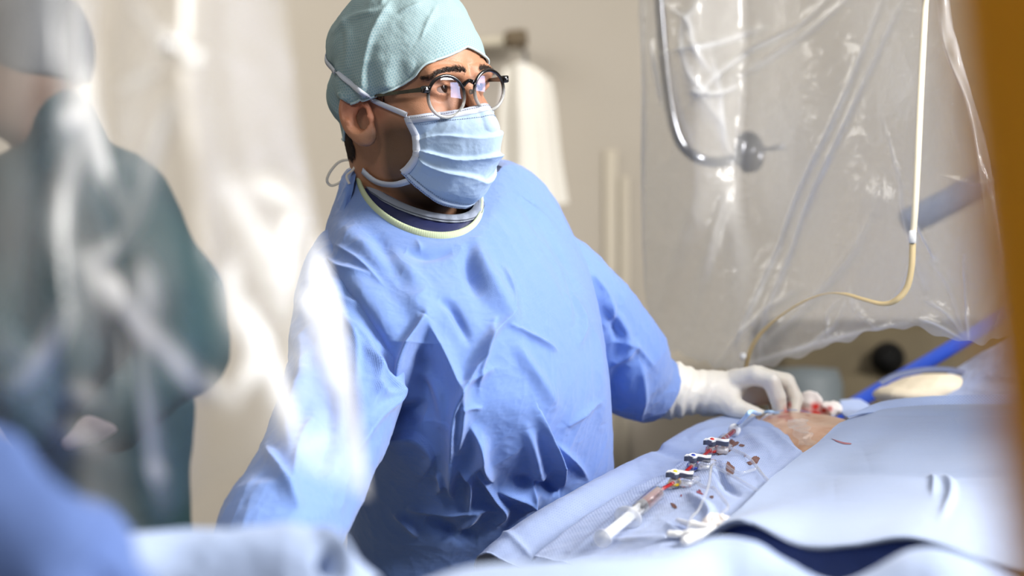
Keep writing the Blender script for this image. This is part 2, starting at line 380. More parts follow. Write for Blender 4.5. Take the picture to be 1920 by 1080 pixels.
# ---------------------------------------------------------------- the surgeon
def headR(a, p, r):
    a, p, r = np.radians([a, p, r]); f = np.array([np.sin(a), -np.cos(a), 0]); l = np.array([np.cos(a), np.sin(a), 0]); u = np.array([0, 0, 1.])
    f2 = f*np.cos(p)-u*np.sin(p); u2 = u*np.cos(p)+f*np.sin(p); return np.stack([f2, l*np.cos(r)+u2*np.sin(r), u2*np.cos(r)-l*np.sin(r)], 1)
HR = headR(50, 3, 7); HT = np.array([-.1265, 2.2, 1.634]); HS = .985
def hl(w): return (w-HT)@HR/HS
def hw(l): return np.asarray(l, float)*HS@HR.T+HT
EYE = np.array([.079, .032, .007])
NB = (P(778, 330, 2.25)-HT)@HR/HS; NC = (P(775, 470, 2.29)-HT)@HR/HS; CH = (P(790, 640, 2.3)-HT)@HR/HS
def sd_head_l(p):
    q = p.copy(); q[..., 1] = np.abs(q[..., 1])
    d = dell(q, (-.002, 0, .034), (.092, .079, .092))
    d = smin(d, dell(q, (.048, 0, .042), (.046, .060, .046)), .03)
    d = smin(d, dell(q, (.036, 0, -.038), (.058, .060, .078)), .03)
    d = smin(d, dell(q, (.035, .022, -.080), (.050, .038, .034)), .025)
    d = smin(d, dell(q, (.082, 0, -.104), (.020, .024, .020)), .022)
    d = smin(d, dell(q, (.064, .043, -.026), (.026, .022, .022)), .018)
    d = smin(d, dcap(q, (.086, .048, .024), (.098, .014, .024), .010, .010), .014)
    d = smax(d, -dell(q, (.106, .034, .005), (.024, .020, .015)), .010)
    e = np.linalg.norm(q-EYE, axis=-1)
    lid = smin(e-.0142, dcap(q, EYE+(.006, -.016, .001), EYE+(.004, .017, .001), .006), .005)
    d = smin(d, lid, .006)
    d = smax(d, -dell(q, EYE+(.013, 0, -.0004), (.010, .0130, .0040)), .0015)
    d = smin(d, dcap(q, (.098, 0, .010), (.126, 0, -.040), .008, .0125), .010)
    d = smin(d, dell(q, (.113, .012, -.044), (.012, .009, .009)), .008)
    d = smin(d, dell(q, (.100, 0, -.075), (.012, .022, .014)), .012)
    # ear: leaning back, rim, bowl, lobe
    er = q-np.array([-.006, .085, -.021]); c, s = math.cos(.32), math.sin(.32)
    ex = er[..., 0]*c-er[..., 2]*-s; ez = er[..., 2]*c-er[..., 0]*s; ex = er[..., 0]*c+er[..., 2]*s
    ey = er[..., 1]+ex*.45
    ea = np.stack([ex, ey, ez], -1)
    o = dell(ea, (0, 0, 0), (.019, .0085, .033))
    o = smin(o, dell(ea, (.004, -.001, -.028), (.011, .007, .012)), .008)
    o = smax(o, -dell(ea, (.002, .0085, .003), (.0135, .0100, .0245)), .003)
    o = smin(o, dcap(ea, (.000, .0035, .018), (-.007, .0045, -.004), .0028), .003)
    o = smin(o, dcap(ea, (-.007, .0045, -.004), (.002, .002, -.019), .0028), .003)
    o = smax(o, -dell(ea, (.006, .008, -.005), (.0085, .014, .0120)), .002)
    o = smin(o, dell(ea, (.0155, .002, -.007), (.0038, .0042, .0065)), .004)
    d = smin(d, o, .004); d = smax(d, -dell(ea, (.0045, .002, -.006), (.0095, .0170, .0140)), .005); d = smax(d, -dell(ea, (-.001, .0085, .009), (.0100, .0105, .0150)), .002)
    nk = dcap(p, (-.028, 0, -.03), NC, .062, .062); nk = smin(nk, dcap(p, (.0, 0, -.07), NC+(.03, 0, 0), .045, .048), .02)
    nk = smin(nk, dcap(p, NC, CH, .07, .12), .05)
    return smin(d, nk, .022)
def sd_head(w): return sd_head_l(hl(w))*HS
V, F = snets(sd_head_l, (-.13, -.11, -.30), (.15, .11, .14), .0022)
VL = V; V = hw(V)
beard = np.clip((-.022-VL[:, 2]-.35*np.clip(.03-VL[:, 0], 0, 1))/.018, 0, 1)*np.clip((VL[:, 0]-.000)/.02, 0, 1)*np.clip((.16+VL[:, 2])/.02, 0, 1)
red = np.clip(1-np.linalg.norm(np.abs(VL)*[1, 1, 1]-[.006, .085, .01], axis=1)/.035, 0, 1)+.6*np.clip(1-np.linalg.norm(VL-[.12, 0, -.04], axis=1)/.03, 0, 1)
rn = np.linalg.norm(VL, axis=1)
# forehead lines
fl = 0
for z0, a in ((.040, .0011), (.050, .0009), (.0325, .0008)):
    dz = VL[:, 2]-z0-.004*np.sin(VL[:, 1]*70+z0*900); fl = fl-a*np.exp(-(dz/.0013)**2)*np.clip((VL[:, 0]-.04)/.02, 0, 1)
for ang in (-.5, -.1, .3):
    pz = np.abs(VL[:, 1])-.052; dz = (VL[:, 2]-.004)-ang*pz*1.3; fl = fl-.0009*np.exp(-(dz/.0012)**2)*np.exp(-((pz-.008)/.009)**2)*(VL[:, 0] > .03)
V = V+sgrad(sd_head, V)*fl[:, None]
m_skin = mat('skin', lin((180, 130, 100)), .45, .4, noise=(60, lin((168, 118, 88)), .6), bump=(900, .35, .0012), sub=.05,
             attr=[('beard', lin((98, 74, 58))), ('flush', lin((196, 104, 80)))])
person = empty('person', (HT[0], 2.3, 0))
tag(person, 'surgeon in pale blue gown, teal cap, mask and round glasses, looking up right', 'person')
mesh_obj('body', V, F, m_skin, person, attrs={'beard': beard*.95, 'flush': red*.5})
# eyes
gz = np.array([.80, -.52, .22]); gz /= np.linalg.norm(gz)
m_scl = mat('eye_white', lin((168, 150, 140)), .25, .5); m_iris = mat('iris', lin((62, 38, 24)), .15, .6, noise=(900, lin((38, 22, 14)), .8)); m_pup = mat('pupil', (.003, .003, .003, 1), .05, .8)
for s in (-1, 1):
    c = hw(EYE*(1, s, 1)); pr = [(.0122*math.sin(a), .0122*math.cos(a)+(.0006 if a < .45 else 0)) for a in np.linspace(.001, math.pi-.001, 26)]
    V, F = lathe(pr, c, gz, 28); mi = [2 if i//28 < 2 else 1 if i//28 < 5 else 0 for i in range(len(F))]
    mesh_obj('eye', V, F, [m_scl, m_iris, m_pup], person, mids=mi)
# hair: brows, sideburns and nape as real strands
m_hair = mat('dark_hair', lin((52, 40, 33)), .5, .4)
def strands(name, roots, dirs, ln, r0, lift, parent=person):
    mb = MB()
    for p, d, l in zip(roots, dirs, ln):
        n = sgrad(sd_head, p[None])[0]; d = d-n*(d@n); d /= np.linalg.norm(d); s = np.cross(n, d)
        a = p-n*.0005; b = p+d*l*.5+n*lift; c = p+d*l+n*lift*.9
        mb.add([a+s*r0, a-s*r0, b+s*r0*.8, b-s*r0*.8, c, b+n*r0*1.2], [(0, 1, 3, 2), (2, 3, 4), (0, 2, 5), (1, 5, 3), (2, 4, 5), (3, 5, 4)])
    o = mb.obj(name, m_hair, parent); o['kind'] = 'stuff'; return o
for s, n_ in ((-1, 430), (1, 300)):
    t = rng.random(n_)**.85; w = rng.normal(size=n_)*.0019*(1.25-.75*t)
    y = .012+t*.046; z = .026+.007*np.sin(np.pi*np.clip(t*1.1, 0, 1))-.004*t+w; x = .112-.030*t**2
    rt = pushout(lambda q: -sd_head(q), hw(np.stack([x, s*y, z], 1)), 0, 6)
    rt = rt-sgrad(sd_head, rt)*sd_head(rt)[:, None]
    dl = np.stack([-.3*t-.1, s*(.25+t), .75-1.15*t], 1)+rng.normal(size=(n_, 3))*.12
    strands('eyebrow', rt, dl@HR.T, .006+.003*rng.random(n_), .00022, .0013)
def region_roots(boxes):
    q = []
    for (x0, x1, y0, y1, n_) in boxes: q.append(np.stack([rng.uniform(x0, x1, n_), rng.uniform(y0, y1, n_)], 1))
    return march(sd_head, np.concatenate(q))
rt = hw(np.stack([-.05+.015*rng.random(1500)-.012, -(.03+.045*rng.random(1500)), -.068+.06*rng.random(1500)], 1))
rt = np.concatenate([rt, hw(np.stack([.018+.012*rng.random(40), -.077*np.ones(40), -.004+.022*rng.random(40)], 1))])
for _ in range(8): rt = rt-sgrad(sd_head, rt)*sd_head(rt)[:, None]*.9
strands('hair', rt, np.repeat(hw([[.1, 0, -1]])-hw([[0, 0, 0]]), len(rt), 0)+rng.normal(size=(len(rt), 3))*.1, .008+.005*rng.random(len(rt)), .0004, .0015)

# cap: dome from the brim to the crown, pleated and wrinkled
m_cap = mat('cap_fabric', lin((158, 176, 178)), .8, .2, hexa=(270, .40, lin((112, 148, 156)), .65, .10), bump=(90, .35, .004))
nf, nt_ = 300, 110; ph = np.arange(nf)*2*np.pi/nf; C0 = np.array([.002, 0, .030])
pd = np.degrees(np.abs((ph+np.pi) % (2*np.pi)-np.pi))
zb = np.interp(pd, [0, 25, 50, 75, 95, 110, 125, 150, 180], [.054, .042, .014, -.001, -.006, -.008, -.030, -.052, -.056])
rad = np.array([.091, .094, .117]); G = np.zeros((nt_, nf, 3))
for i in range(nt_):
    t = i/(nt_-1)
    th0 = np.arccos(np.clip((zb-C0[2])/rad[2], -.93, .93)); th = th0*(1-t)+.0*t
    d = np.stack([np.sin(th)*np.cos(ph), np.sin(th)*np.sin(ph), np.cos(th)], 1)
    e = 1-.10*math.exp(-t/.03)*(np.interp(pd, [0, 60, 120, 180], [.35, .5, .75, .6]))
    g = C0+d*rad*e[:, None]
    sl = g[:, 2]-(.072-.5*(.03-g[:, 0])*.9)                       # lobe below the strap at the back
    bk = np.clip((-g[:, 0]-.02)/.05, 0, 1)
    g = g+d*(bk*(.013*np.exp(-((sl+.034)/.032)**2)-.008*np.exp(-(sl/.010)**2)+.012*np.exp(-((sl-.045)/.035)**2)))[:, None]
    g = g+d*(.0035*np.sin(ph*9+2*t)*t**1.5+.0022*np.sin(ph*17+1+3*t)*np.exp(-((t-.05)/.12)**2))[:, None]
    G[i] = g
G = G+gnormals(G, True)*(.0022*fbm(G, 45, 4, 3, True)[..., None])
cap_d = G.copy(); G = hw(G); g0 = G[:75].reshape(-1, 3); G[:75] = pushout(sd_head, g0, .0030, 3).reshape(75, nf, 3)
cst = [([(735, 0), (700, 60), (683, 130), (680, 190)], 7, .007, 's'), ([(640, 30), (655, 70), (648, 140)], 8, .004, 'r'),
       ([(820, 8), (800, 45), (790, 75)], 3, .003, 's'), ([(745, 25), (790, 5)], 3, .003, 's'), ([(712, 10), (725, -5)], 5, .003, 's'),
       ([(625, 60), (670, 30), (730, 20)], 6, .004, 'r'), ([(700, 180), (690, 120), (705, 60)], 10, -.004, 'r'), ([(628, 150), (640, 190), (645, 230)], 5, .003, 's')]
nn = gnormals(G, True); sg = np.sign(((G-hw([C0]))*nn).sum(-1, keepdims=True)); nn = nn*sg
G = G+nn*(stroke_field(proj(G), cst)*(nn[..., 1] < .2))[..., None]
uvc = np.stack(np.meshgrid(np.arange(nf)*2*np.pi*.1/nf, np.linspace(0, .20, nt_)), -1)
uvc[..., 0] *= 1
rim = G[0]+(G[3]-G[0])*.9-sgrad(sd_head, G[0])*.002; Gc = np.concatenate([rim[None], G]); uvc = np.concatenate([uvc[:1], uvc])
Fc = [tuple(f) for f in grid_faces(nt_+1, nf, True)]
cap_o = mesh_obj('surgical_cap', Gc.reshape(-1, 3), Fc, m_cap, person, uv=uvc.reshape(-1, 2))
cap_o['label'] = 'pale teal disposable cap with honeycomb print'
path = G[0]; mb_rim = tube(np.concatenate([path, path[:1]]), .0016, 6, False)
mesh_obj('hem', mb_rim[0].reshape(-1, 3), mb_rim[1], mat('cap_hem', lin((176, 198, 202)), .7), cap_o)
capb = BVHTree.FromPolygons([Vector(v) for v in Gc.reshape(-1, 3)], Fc)

# mask
ys = [-.064, -.055, -.034, 0, .034, .055, .064]
def row(xs, zs): return [(x, y, z) for x, y, z in zip(xs, ys, zs)]
rows = [row([.062, .078, .104, .124, .104, .078, .062], [-.024, -.022, -.018, -.012, -.018, -.022, -.024]),
        row([.066, .086, .118, .140, .118, .086, .066], [-.038]*7),
        row([.068, .088, .119, .139, .119, .088, .068], [-.058, -.060, -.064, -.066, -.064, -.060, -.058]),
        row([.066, .082, .110, .126, .110, .082, .066], [-.072, -.078, -.088, -.092, -.088, -.078, -.072]),
        row([.054, .070, .094, .108, .094, .070, .054], [-.084, -.096, -.116, -.124, -.116, -.096, -.084]),
        row([.044, .056, .074, .084, .074, .056, .044], [-.090, -.106, -.130, -.139, -.130, -.106, -.090])]
G = patch(rows, 150, 130, px=False); nn = gnormals(G); nn *= np.sign((nn*(G-[.03, 0, -.07])).sum(-1, keepdims=True))
v = np.linspace(0, 1, 130)[:, None]; u = np.linspace(-1, 1, 150)[None]; ed = np.clip((1-np.abs(u))/.25, 0, 1)
pl = 0
for v0, am, sk in ((.27, .0045, .05), (.47, .0062, .02), (.68, .005, -.10)):
    vv = v-v0-sk*np.abs(u)-.02*np.sin(u*7+v0*9); pl = pl+am*np.where(vv > 0, np.exp(-vv/.09), np.exp(vv/.008))
G = G+nn*(pl*ed-.002)[..., None]+nn*(.0016*fbm(G, 70, 4, 9, True)*np.clip(ed+.2, 0, 1))[..., None]
W = hw(G); W = pushout(sd_head, W.reshape(-1, 3), .0022, 3).reshape(W.shape)
m_mask = mat('mask_fabric', lin((166, 188, 214)), .8, .2, bump=(160, .25, .002)); m_tape = mat('mask_tape', lin((200, 206, 218)), .8, .2)
nm = gnormals(W); nm *= np.sign((nm*(W-hw([(.03, 0, -.07)]))).sum(-1, keepdims=True))
V = np.concatenate([W.reshape(-1, 3), (W-nm*.001).reshape(-1, 3)]); f = grid_faces(130, 150)
mask = mesh_obj('face_mask', V, np.concatenate([f, f[:, ::-1]+130*150]), m_mask, person); mask['label'] = 'pleated light blue surgical mask'
def ribbon(path, nrm, w, th):
    path = np.asarray(path); T = np.gradient(path, axis=0); T /= np.linalg.norm(T, axis=1, keepdims=True)+1e-12
    S = np.cross(T, nrm); S /= np.linalg.norm(S, axis=1, keepdims=True)+1e-12; w = np.broadcast_to(w, (len(path),))[:, None]
    R = np.stack([path+S*w/2-nrm*th*0, path-S*w/2, path-S*w/2+nrm*th, path+S*w/2+nrm*th], 1)
    return R.reshape(-1, 3), [tuple(q) for q in grid_faces(len(path), 4, True)]+[(0, 1, 2, 3), tuple((len(path)-1)*4+np.array([3, 2, 1, 0]))]
V, F = ribbon(W[:, 2], nm[:, 2], .0095, .0012); mesh_obj('side_tape', V, F, m_tape, mask)
V, F = ribbon(W[:, -3], nm[:, -3], .0095, .0012); mesh_obj('side_tape', V, F, m_tape, mask)
V, F = ribbon(W[5], nm[5], .009, .0011); mesh_obj('top_band', V, F, m_tape, mask)
V, F = ribbon(W[-5], nm[-5], .007, .0011); mesh_obj('bottom_band', V, F, mat('mask_band', lin((176, 194, 220)), .8, .2), mask)
m_st = mat('stitching', lin((104, 116, 146)), .7)
for rr, lf in ((3, .0016), (14, .0006), (-3, .0016), (-12, .0006)):     # heat-sealed dotted seams
    mb = MB(); q = W[rr]+nm[rr]*lf; L = np.concatenate([[0], np.cumsum(np.linalg.norm(np.diff(q, axis=0), axis=1))])
    for s_ in np.arange(.004, L[-1]-.004, .0028):
        c = np.array([np.interp(s_, L, q[:, k]) for k in range(3)]); i = min(np.searchsorted(L, s_), 148); t = q[i+1]-q[i-1]; t /= np.linalg.norm(t)
        V, F = boxV(c, (.0007, .0003, .0002), frame(nm[rr, i], t)); mb.add(V, F)
    o = mb.obj('dotted_seam', m_st, mask); o['kind'] = 'stuff'
def strap(name, pts, w, fn_lift, m, parent, wrap=False):
    pts = cr(np.array(pts, float), 60); out = []
    hd = march(sd_head, pts)
    for (x, y), h in zip(pts, hd):
        dr = Vector(((x-960)/F_PX, 1, -(y-540)/F_PX)).normalized(); r = capb.ray_cast(Vector((0, 0, CAMZ)), dr)
        c = np.array(r[0]) if r[0] is not None else None
        out.append(c if c is not None and c[1] < h[1] else h)
    if wrap:
        l = hl(out[-1])
        for a_ in (8, 16, 26, 38, 52):
            c_, s_ = math.cos(math.radians(-a_)), math.sin(math.radians(-a_)); t_ = hw([l[0]*c_-l[1]*s_, l[0]*s_+l[1]*c_, l[2]+.0006*a_]); n_ = capb.find_nearest(Vector(t_)); out.append(np.array(n_[0]))
        out = list(cr(np.array(out), 90))
    out = np.array(out)
    for _ in range(3): out[1:-1] = (out[:-2]+out[1:-1]*2+out[2:])/4
    n = sgrad(sd_head, out); V, F = ribbon(out+n*fn_lift, n, w, .001); return mesh_obj(name, V, F, m, parent)
strap('tie_strap', [(766, 216), (740, 204), (700, 185), (665, 163), (640, 144), (624, 124)], .0062, .003, m_tape, mask, True)
strap('tie_strap', [(768, 336), (745, 342), (718, 341), (700, 333), (683, 318)], .0085, .003, m_tape, mask)
# ---------------------------------------------------------------- glasses
gl = empty('glasses', hw([.112, 0, -.02]), person); gl['label'] = 'round glasses, dark rims fading to clear'
m_rim = mat('glasses_frame', lin((205, 205, 200)), .12, .6, attr=[('dark', lin((22, 18, 20)))], trans=.55, coat=.5)
m_tmp = mat('temple_acetate', lin((58, 62, 44)), .15, .6, noise=(120, lin((22, 22, 20)), .9), coat=.6)
m_silver = mat('silver_pin', lin((220, 220, 220)), .2, metal=1)
m_lens = bpy.data.materials.new('lens_glass'); m_lens.use_nodes = True; nt = m_lens.node_tree; nt.nodes.clear()
tr = node(nt, 'ShaderNodeBsdfTransparent', i_0=(.97, .97, 1, 1)); gs = node(nt, 'ShaderNodeBsdfGlossy'); gs.inputs['Roughness'].default_value = .02; gs.inputs['Color'].default_value = (.80, .84, 1, 1)
mx = node(nt, 'ShaderNodeMixShader'); ou = node(nt, 'ShaderNodeOutputMaterial')
nt.links.new(facing_fresnel(nt, None, .075), mx.inputs[0]); nt.links.new(tr.outputs[0], mx.inputs[1]); nt.links.new(gs.outputs[0], mx.inputs[2]); nt.links.new(mx.outputs[0], ou.inputs[0])
Dg = hw([.113, 0, .006])[1]; rims = []
for (cx, cy, yaw, rx, rz, D) in ((837, 181, 33, .0250, .0247, Dg-.025), (917, 169, 47, .0250, .0240, Dg+.000)):
    R = headR(yaw, 4, 9); rx *= 1.06; rz *= 1.05; c = P(cx, cy, D); a = np.arange(48)*2*np.pi/48
    rx_ = rx-.0020; rz_ = rz-.0020
    pth = c+np.outer(rx_*np.cos(a), R[:, 1])+np.outer(rz_*np.sin(a), R[:, 2])
    pth2 = np.concatenate([pth, pth[:2]]); G, _ = tube(pth2, .0021, 10, False); G = G[:-1]; G[0] = (G[0]+tube(pth2, .0021, 10, False)[0][-1]*0+G[0])/2
    G = G[:48]; dk = np.repeat(np.clip((np.sin(a)+.35)/.6, 0, 1), 10)
    mesh_obj('rim', G.reshape(-1, 3), grid_faces(48, 10, True, True), m_rim, gl, attrs={'dark': dk})
    rr = np.linspace(0, 1, 10); L = c+rr[:, None, None]*(pth-c)[None]+((1-rr**2)*.0022)[:, None, None]*R[:, 0]; 
    mesh_obj('lens', L.reshape(-1, 3), grid_faces(10, 48, True), m_lens, gl)
    rims.append((c, R, rx, rz))
(c1, R1, rx, rz), (c2, R2, _, _) = rims
a = c1+R1[:, 1]*rx*.93+R1[:, 2]*rz*.42; b = c2-R2[:, 1]*rx*.93+R2[:, 2]*rz*.42; m_ = (a+b)/2+R1[:, 2]*.0035+R1[:, 0]*.001
tube_obj('bridge', [a, a*.7+b*.3+R1[:, 2]*.0026, m_, a*.3+b*.7+R1[:, 2]*.0026, b], [.0028, .0024, .0023, .0024, .0028], m_rim, gl, 10, 16, attrs={'dark': np.ones(160)})
for s, c, R in ((-1, c1, R1), (1, c2, R2)):
    h = c+s*R[:, 1]*(rx+.001)+R[:, 2]*rz*.42
    V, F = boxV(h, (.0040, .0038, .0042), R, .001); mesh_obj('hinge_block', V, F, m_rim, gl, attrs={'dark': np.ones(len(V))})
    V, F = boxV(h+R[:, 0]*.0041, (.0004, .0016, .0008), R); mesh_obj('rivet', V, F, m_silver, gl, smooth=False)
    if s < 0: e = P(700, 180, 0+march(sd_head, [(712, 179)])[0][1]-.006)
    else: e = hw([.0, .083, .012])
    h2 = h-R[:, 0]*.004; d = e-h2; Rf = frame(d, HR[:, 1]); k = 14; tt = np.linspace(0, 1, k)
    G = h2+tt[:, None]*d+np.outer(np.sin(tt*np.pi)*.002*s, HR[:, 1]); 
    q = np.array([[-1, -1], [1, -1], [1, 1], [-1, 1]]); hh = np.interp(tt, [0, .2, 1], [.0030, .0022, .0015]); V = G[:, None]+q[None, :, 0:1]*.0013*Rf[:, 0]+q[None, :, 1:2]*hh[:, None, None]*Rf[:, 1]
    mesh_obj('temple', V.reshape(-1, 3), [tuple(f) for f in grid_faces(k, 4, True)]+[(3, 2, 1, 0), tuple((k-1)*4+np.arange(4))], m_tmp, gl, smooth=False)
    if s > 0:
        pd_ = c-R[:, 1]*rx*.9-R[:, 0]*.006; V, F = lathe([(0, -.0015), (.003, -.001), (.003, .001), (0, .0015)], pd_, R[:, 1], 12); mesh_obj('nose_pad', V, F, m_rim, gl, attrs={'dark': np.zeros(len(V))})

# ---------------------------------------------------------------- gown
gcol = lin((126, 158, 220))
m_gown = mat('gown_fabric', gcol, .62, .3, noise=(6, lin((116, 150, 216)), .5), bump=(70, .30, .004), hexa=(560, .34, lin((88, 126, 206)), .75, .6), sheen=.4)
m_bind = mat('gown_binding', lin((184, 196, 164)), .75, .2)
def ring(Lp, Rp, Fp, Bp, n=360):
    L, R, Fr, B = P(*Lp), P(*Rp), P(*Fp), P(*Bp); c = (L+R)/2; ax = (R-L)/2; t = np.arange(n)*2*np.pi/n; t = t-.30*np.cos(t)-.06*np.sin(2*t)*0
    co, si = np.cos(t), np.sin(t); s_ = np.sign(si)*np.abs(si)**.92
    fr = (Fr-c)[None]; bk = (B-c)[None]
    return c+co[:, None]*ax+np.where(si[:, None] < 0, -s_[:, None]*fr, s_[:, None]*bk)
RG = [((672, 322, 2.23), (897, 372, 2.21), (798, 438, 2.135), (775, 300, 2.34)),
      ((645, 342, 2.24), (948, 312, 2.29), (812, 478, 2.11), (790, 300, 2.40)),
      ((628, 385, 2.23), (1010, 338, 2.33), (820, 525, 2.085), (820, 330, 2.45)),
      ((606, 450, 2.21), (1056, 400, 2.36), (865, 580, 2.065), (840, 390, 2.50)),
      ((597, 530, 2.20), (1086, 470, 2.37), (905, 640, 2.06), (850, 470, 2.52)),
      ((600, 610, 2.20), (1103, 560, 2.37), (935, 705, 2.06), (860, 560, 2.52)),
      ((618, 700, 2.21), (1114, 650, 2.37), (955, 775, 2.065), (870, 650, 2.52)),
      ((636, 790, 2.22), (1124, 740, 2.37), (965, 845, 2.10), (880, 740, 2.52)),
      ((645, 880, 2.24), (1133, 840, 2.37), (970, 915, 2.15), (885, 840, 2.52)),
      ((648, 980, 2.25), (1142, 950, 2.37), (970, 1000, 2.19), (890, 950, 2.52)),
      ((646, 1100, 2.26), (1150, 1080, 2.38), (970, 1110, 2.22), (895, 1090, 2.54)),
      ((630, 1400, 2.26), (1165, 1400, 2.38), (900, 1400, 2.2), (900, 1400, 2.56)),
      ((600, 1850, 2.26), (1190, 1850, 2.38), (900, 1850, 2.10), (900, 1850, 2.60)),
      ((590, 2150, 2.26), (1200, 2150, 2.38), (900, 2150, 2.10), (900, 2150, 2.60))]
NU = 620; NV = 620; ctrl = np.stack([ring(*r, n=NU) for r in RG]); G = cr(cr(ctrl, 1300), 1300); vi = np.linspace(0, 1, NV); vi = np.where(vi < .92, vi*.80/.92, .80+(vi-.92)*.20/.08); G = G[np.round(vi*1299).astype(int)]
GR = [ # fold lines measured on the cloth: points, width, height, kind
 ([(625, 500), (690, 560), (745, 640), (752, 735)], 26, .012, 'r'),
 ([(798, 592), (772, 640), (756, 700), (750, 750)], 9, .022, 's'),
 ([(800, 600), (845, 690), (868, 760), (858, 850)], 10, .013, 's'),
 ([(790, 640), (785, 720), (800, 800)], 38, -.022, 'r'),
 ([(925, 600), (905, 660), (880, 700), (852, 765), (845, 850), (838, 900)], 7, .013, 's'),
 ([(960, 590), (912, 640), (898, 690), (897, 730)], 5, .008, 's'),
 ([(870, 720), (905, 700), (925, 690)], 6, .006, 's'),
 ([(640, 430), (700, 480), (760, 520), (800, 600)], 22, .010, 'r'),
 ([(700, 440), (735, 500), (790, 560)], 16, -.008, 'r'),
 ([(885, 440), (900, 500), (955, 590), (965, 620)], 18, .011, 'r'),
 ([(885, 445), (880, 500), (900, 560)], 14, -.008, 'r'),
 ([(950, 610), (1010, 640), (1045, 660)], 4, .0055, 's'),
 ([(962, 640), (1000, 700), (1040, 760)], 12, .006, 'r'),
 ([(985, 380), (1040, 470), (1075, 560), (1082, 600)], 12, -.012, 'r'),
 ([(1000, 400), (1060, 520), (1072, 600)], 9, .009, 'r'),
 ([(1078, 545), (1090, 600), (1084, 650)], 4, .006, 's'),
 ([(945, 500), (960, 550), (958, 585)], 4, .005, 's'),
 ([(1010, 770), (1030, 820), (1052, 880), (1050, 930)], 5, .010, 'f'),
 ([(985, 800), (1005, 870), (1020, 930)], 9, .007, 'r'),
 ([(1040, 830), (1080, 870), (1100, 900)], 5, .006, 's'),
 ([(1060, 800), (1095, 770), (1120, 750)], 5, .005, 's'),
 ([(900, 810), (905, 860), (925, 900)], 6, .011, 's'),
 ([(880, 790), (900, 830), (885, 870), (860, 880)], 7, .010, 's'),
 ([(850, 850), (845, 900), (850, 930)], 5, .010, 's'),
 ([(820, 880), (828, 900), (822, 920)], 4, .008, 's'),
 ([(862, 870), (880, 890), (878, 950)], 5, .010, 's'),
 ([(890, 870), (925, 925), (945, 955), (930, 985)], 5, .009, 's'),
 ([(930, 915), (980, 930), (1005, 945)], 6, .008, 's'),
 ([(960, 900), (1000, 905), (1060, 925)], 12, -.010, 'r'),
 ([(760, 950), (830, 958), (900, 950), (940, 955)], 7, .007, 's'),
 ([(740, 960), (765, 975), (785, 1005)], 5, .009, 's'),
 ([(800, 965), (850, 995), (900, 1000)], 16, -.010, 'r'),
 ([(1000, 880), (998, 930), (985, 960)], 6, .009, 's'),
 ([(900, 950), (870, 985), (850, 1010)], 8, .008, 'r'),
 ([(700, 830), (770, 815), (812, 850), (795, 890)], 7, .006, 'f'),
 ([(690, 800), (730, 780), (790, 790)], 20, -.014, 'r'),
 ([(615, 480), (650, 510), (700, 525)], 6, .005, 's'), ([(630, 460), (680, 500), (720, 540)], 5, .004, 's'),
 ([(760, 470), (800, 480), (850, 470)], 10, -.005, 'r'), ([(780, 445), (790, 470)], 5, .004, 's'),
 ([(820, 560), (850, 580), (880, 640)], 9, -.007, 'r'), ([(860, 760), (905, 765)], 4, .004, 's'), ([(770, 690), (810, 730), (830, 790)], 14, .008, 'r'),
 ([(1110, 600), (1120, 700), (1126, 800)], 10, .006, 'r')]
nn = gnormals(G, True); ctr = G.mean(1, keepdims=True); nn = nn*np.sign(((G-ctr)*nn).sum(-1, keepdims=True))
front = np.clip((-nn[..., 1]+.25)/.5, 0, 1); vv = vi[:, None]
keep = np.clip((vv-.02)/.06, 0, 1)
G = G+nn*((1.45*stroke_field(proj(G), GR)*front)*keep)[..., None]
G = G+nn*((.0038*fbm(G*[1, 1, .5], 26, 3, 5, True)+.0012*fbm(G, 95, 3, 6, True)*(.4+.6*np.clip(fbm(G, 9, 2, 8)+.3, 0, 1)))*keep)[..., None]
ang = np.unwrap(np.arctan2(ctrl[6][:, 1]-ctrl[6][:, 1].mean(), ctrl[6][:, 0]-ctrl[6][:, 0].mean())); sl_ = np.concatenate([[0], np.cumsum(np.linalg.norm(np.diff(G[NV//2], axis=0), axis=1))])
uvx = np.stack(np.meshgrid(sl_, vi*1.75), -1)
gown_face = grid_faces(NV, NU, True)
gown = mesh_obj('gown', G.reshape(-1, 3), gown_face, m_gown, person, uv=uvx.reshape(-1, 2)); gown['label'] = 'pale blue disposable surgical gown'
nb = cr(ctrl[:2], 8); ed = G[5]; ed = (ed+G[4])/2
V, F = tube(np.concatenate([ed, ed[:2]]), .0052, 8, False)
rid = 1+.02*np.sin(np.arange(NU+2)*1.3)[:, None, None]; cen = np.concatenate([ed, ed[:2]])[:, None]; V = cen+(V-cen)*rid*[.55, .55, 1.15]
mesh_obj('neck_binding', V[:NU].reshape(-1, 3), grid_faces(NU, 8, True, True), m_bind, gown)
# lead collar: navy band with a grey trim
m_navy = mat('navy_vinyl', lin((30, 38, 84)), .42, .5, bump=(60, .3, .003)); m_trim = mat('grey_trim', lin((138, 146, 162)), .6, .3, bump=(300, .3, .002))
top = ring((679, 318, 2.235), (893, 362, 2.215), (812, 398, 2.165), (782, 296, 2.33), 240); bot = ring((668, 352, 2.235), (900, 398, 2.215), (800, 452, 2.15), (775, 330, 2.345), 240)
cg = np.stack([top+(bot-top)*t+((bot.mean(0)-bot)*-.06*np.sin(np.pi*t)) for t in np.linspace(0, 1, 12)])
inn = top+(top.mean(0)-top)*.07-[0, 0, .004]; cg = np.concatenate([inn[None], cg])
col_ = mesh_obj('lead_collar', cg.reshape(-1, 3), grid_faces(13, 240, True), m_navy, person); col_['label'] = 'navy radiation collar with grey trim'
rad2 = np.full((242, 2), .0012); tc_ = np.concatenate([cg[3], cg[3][:2]])
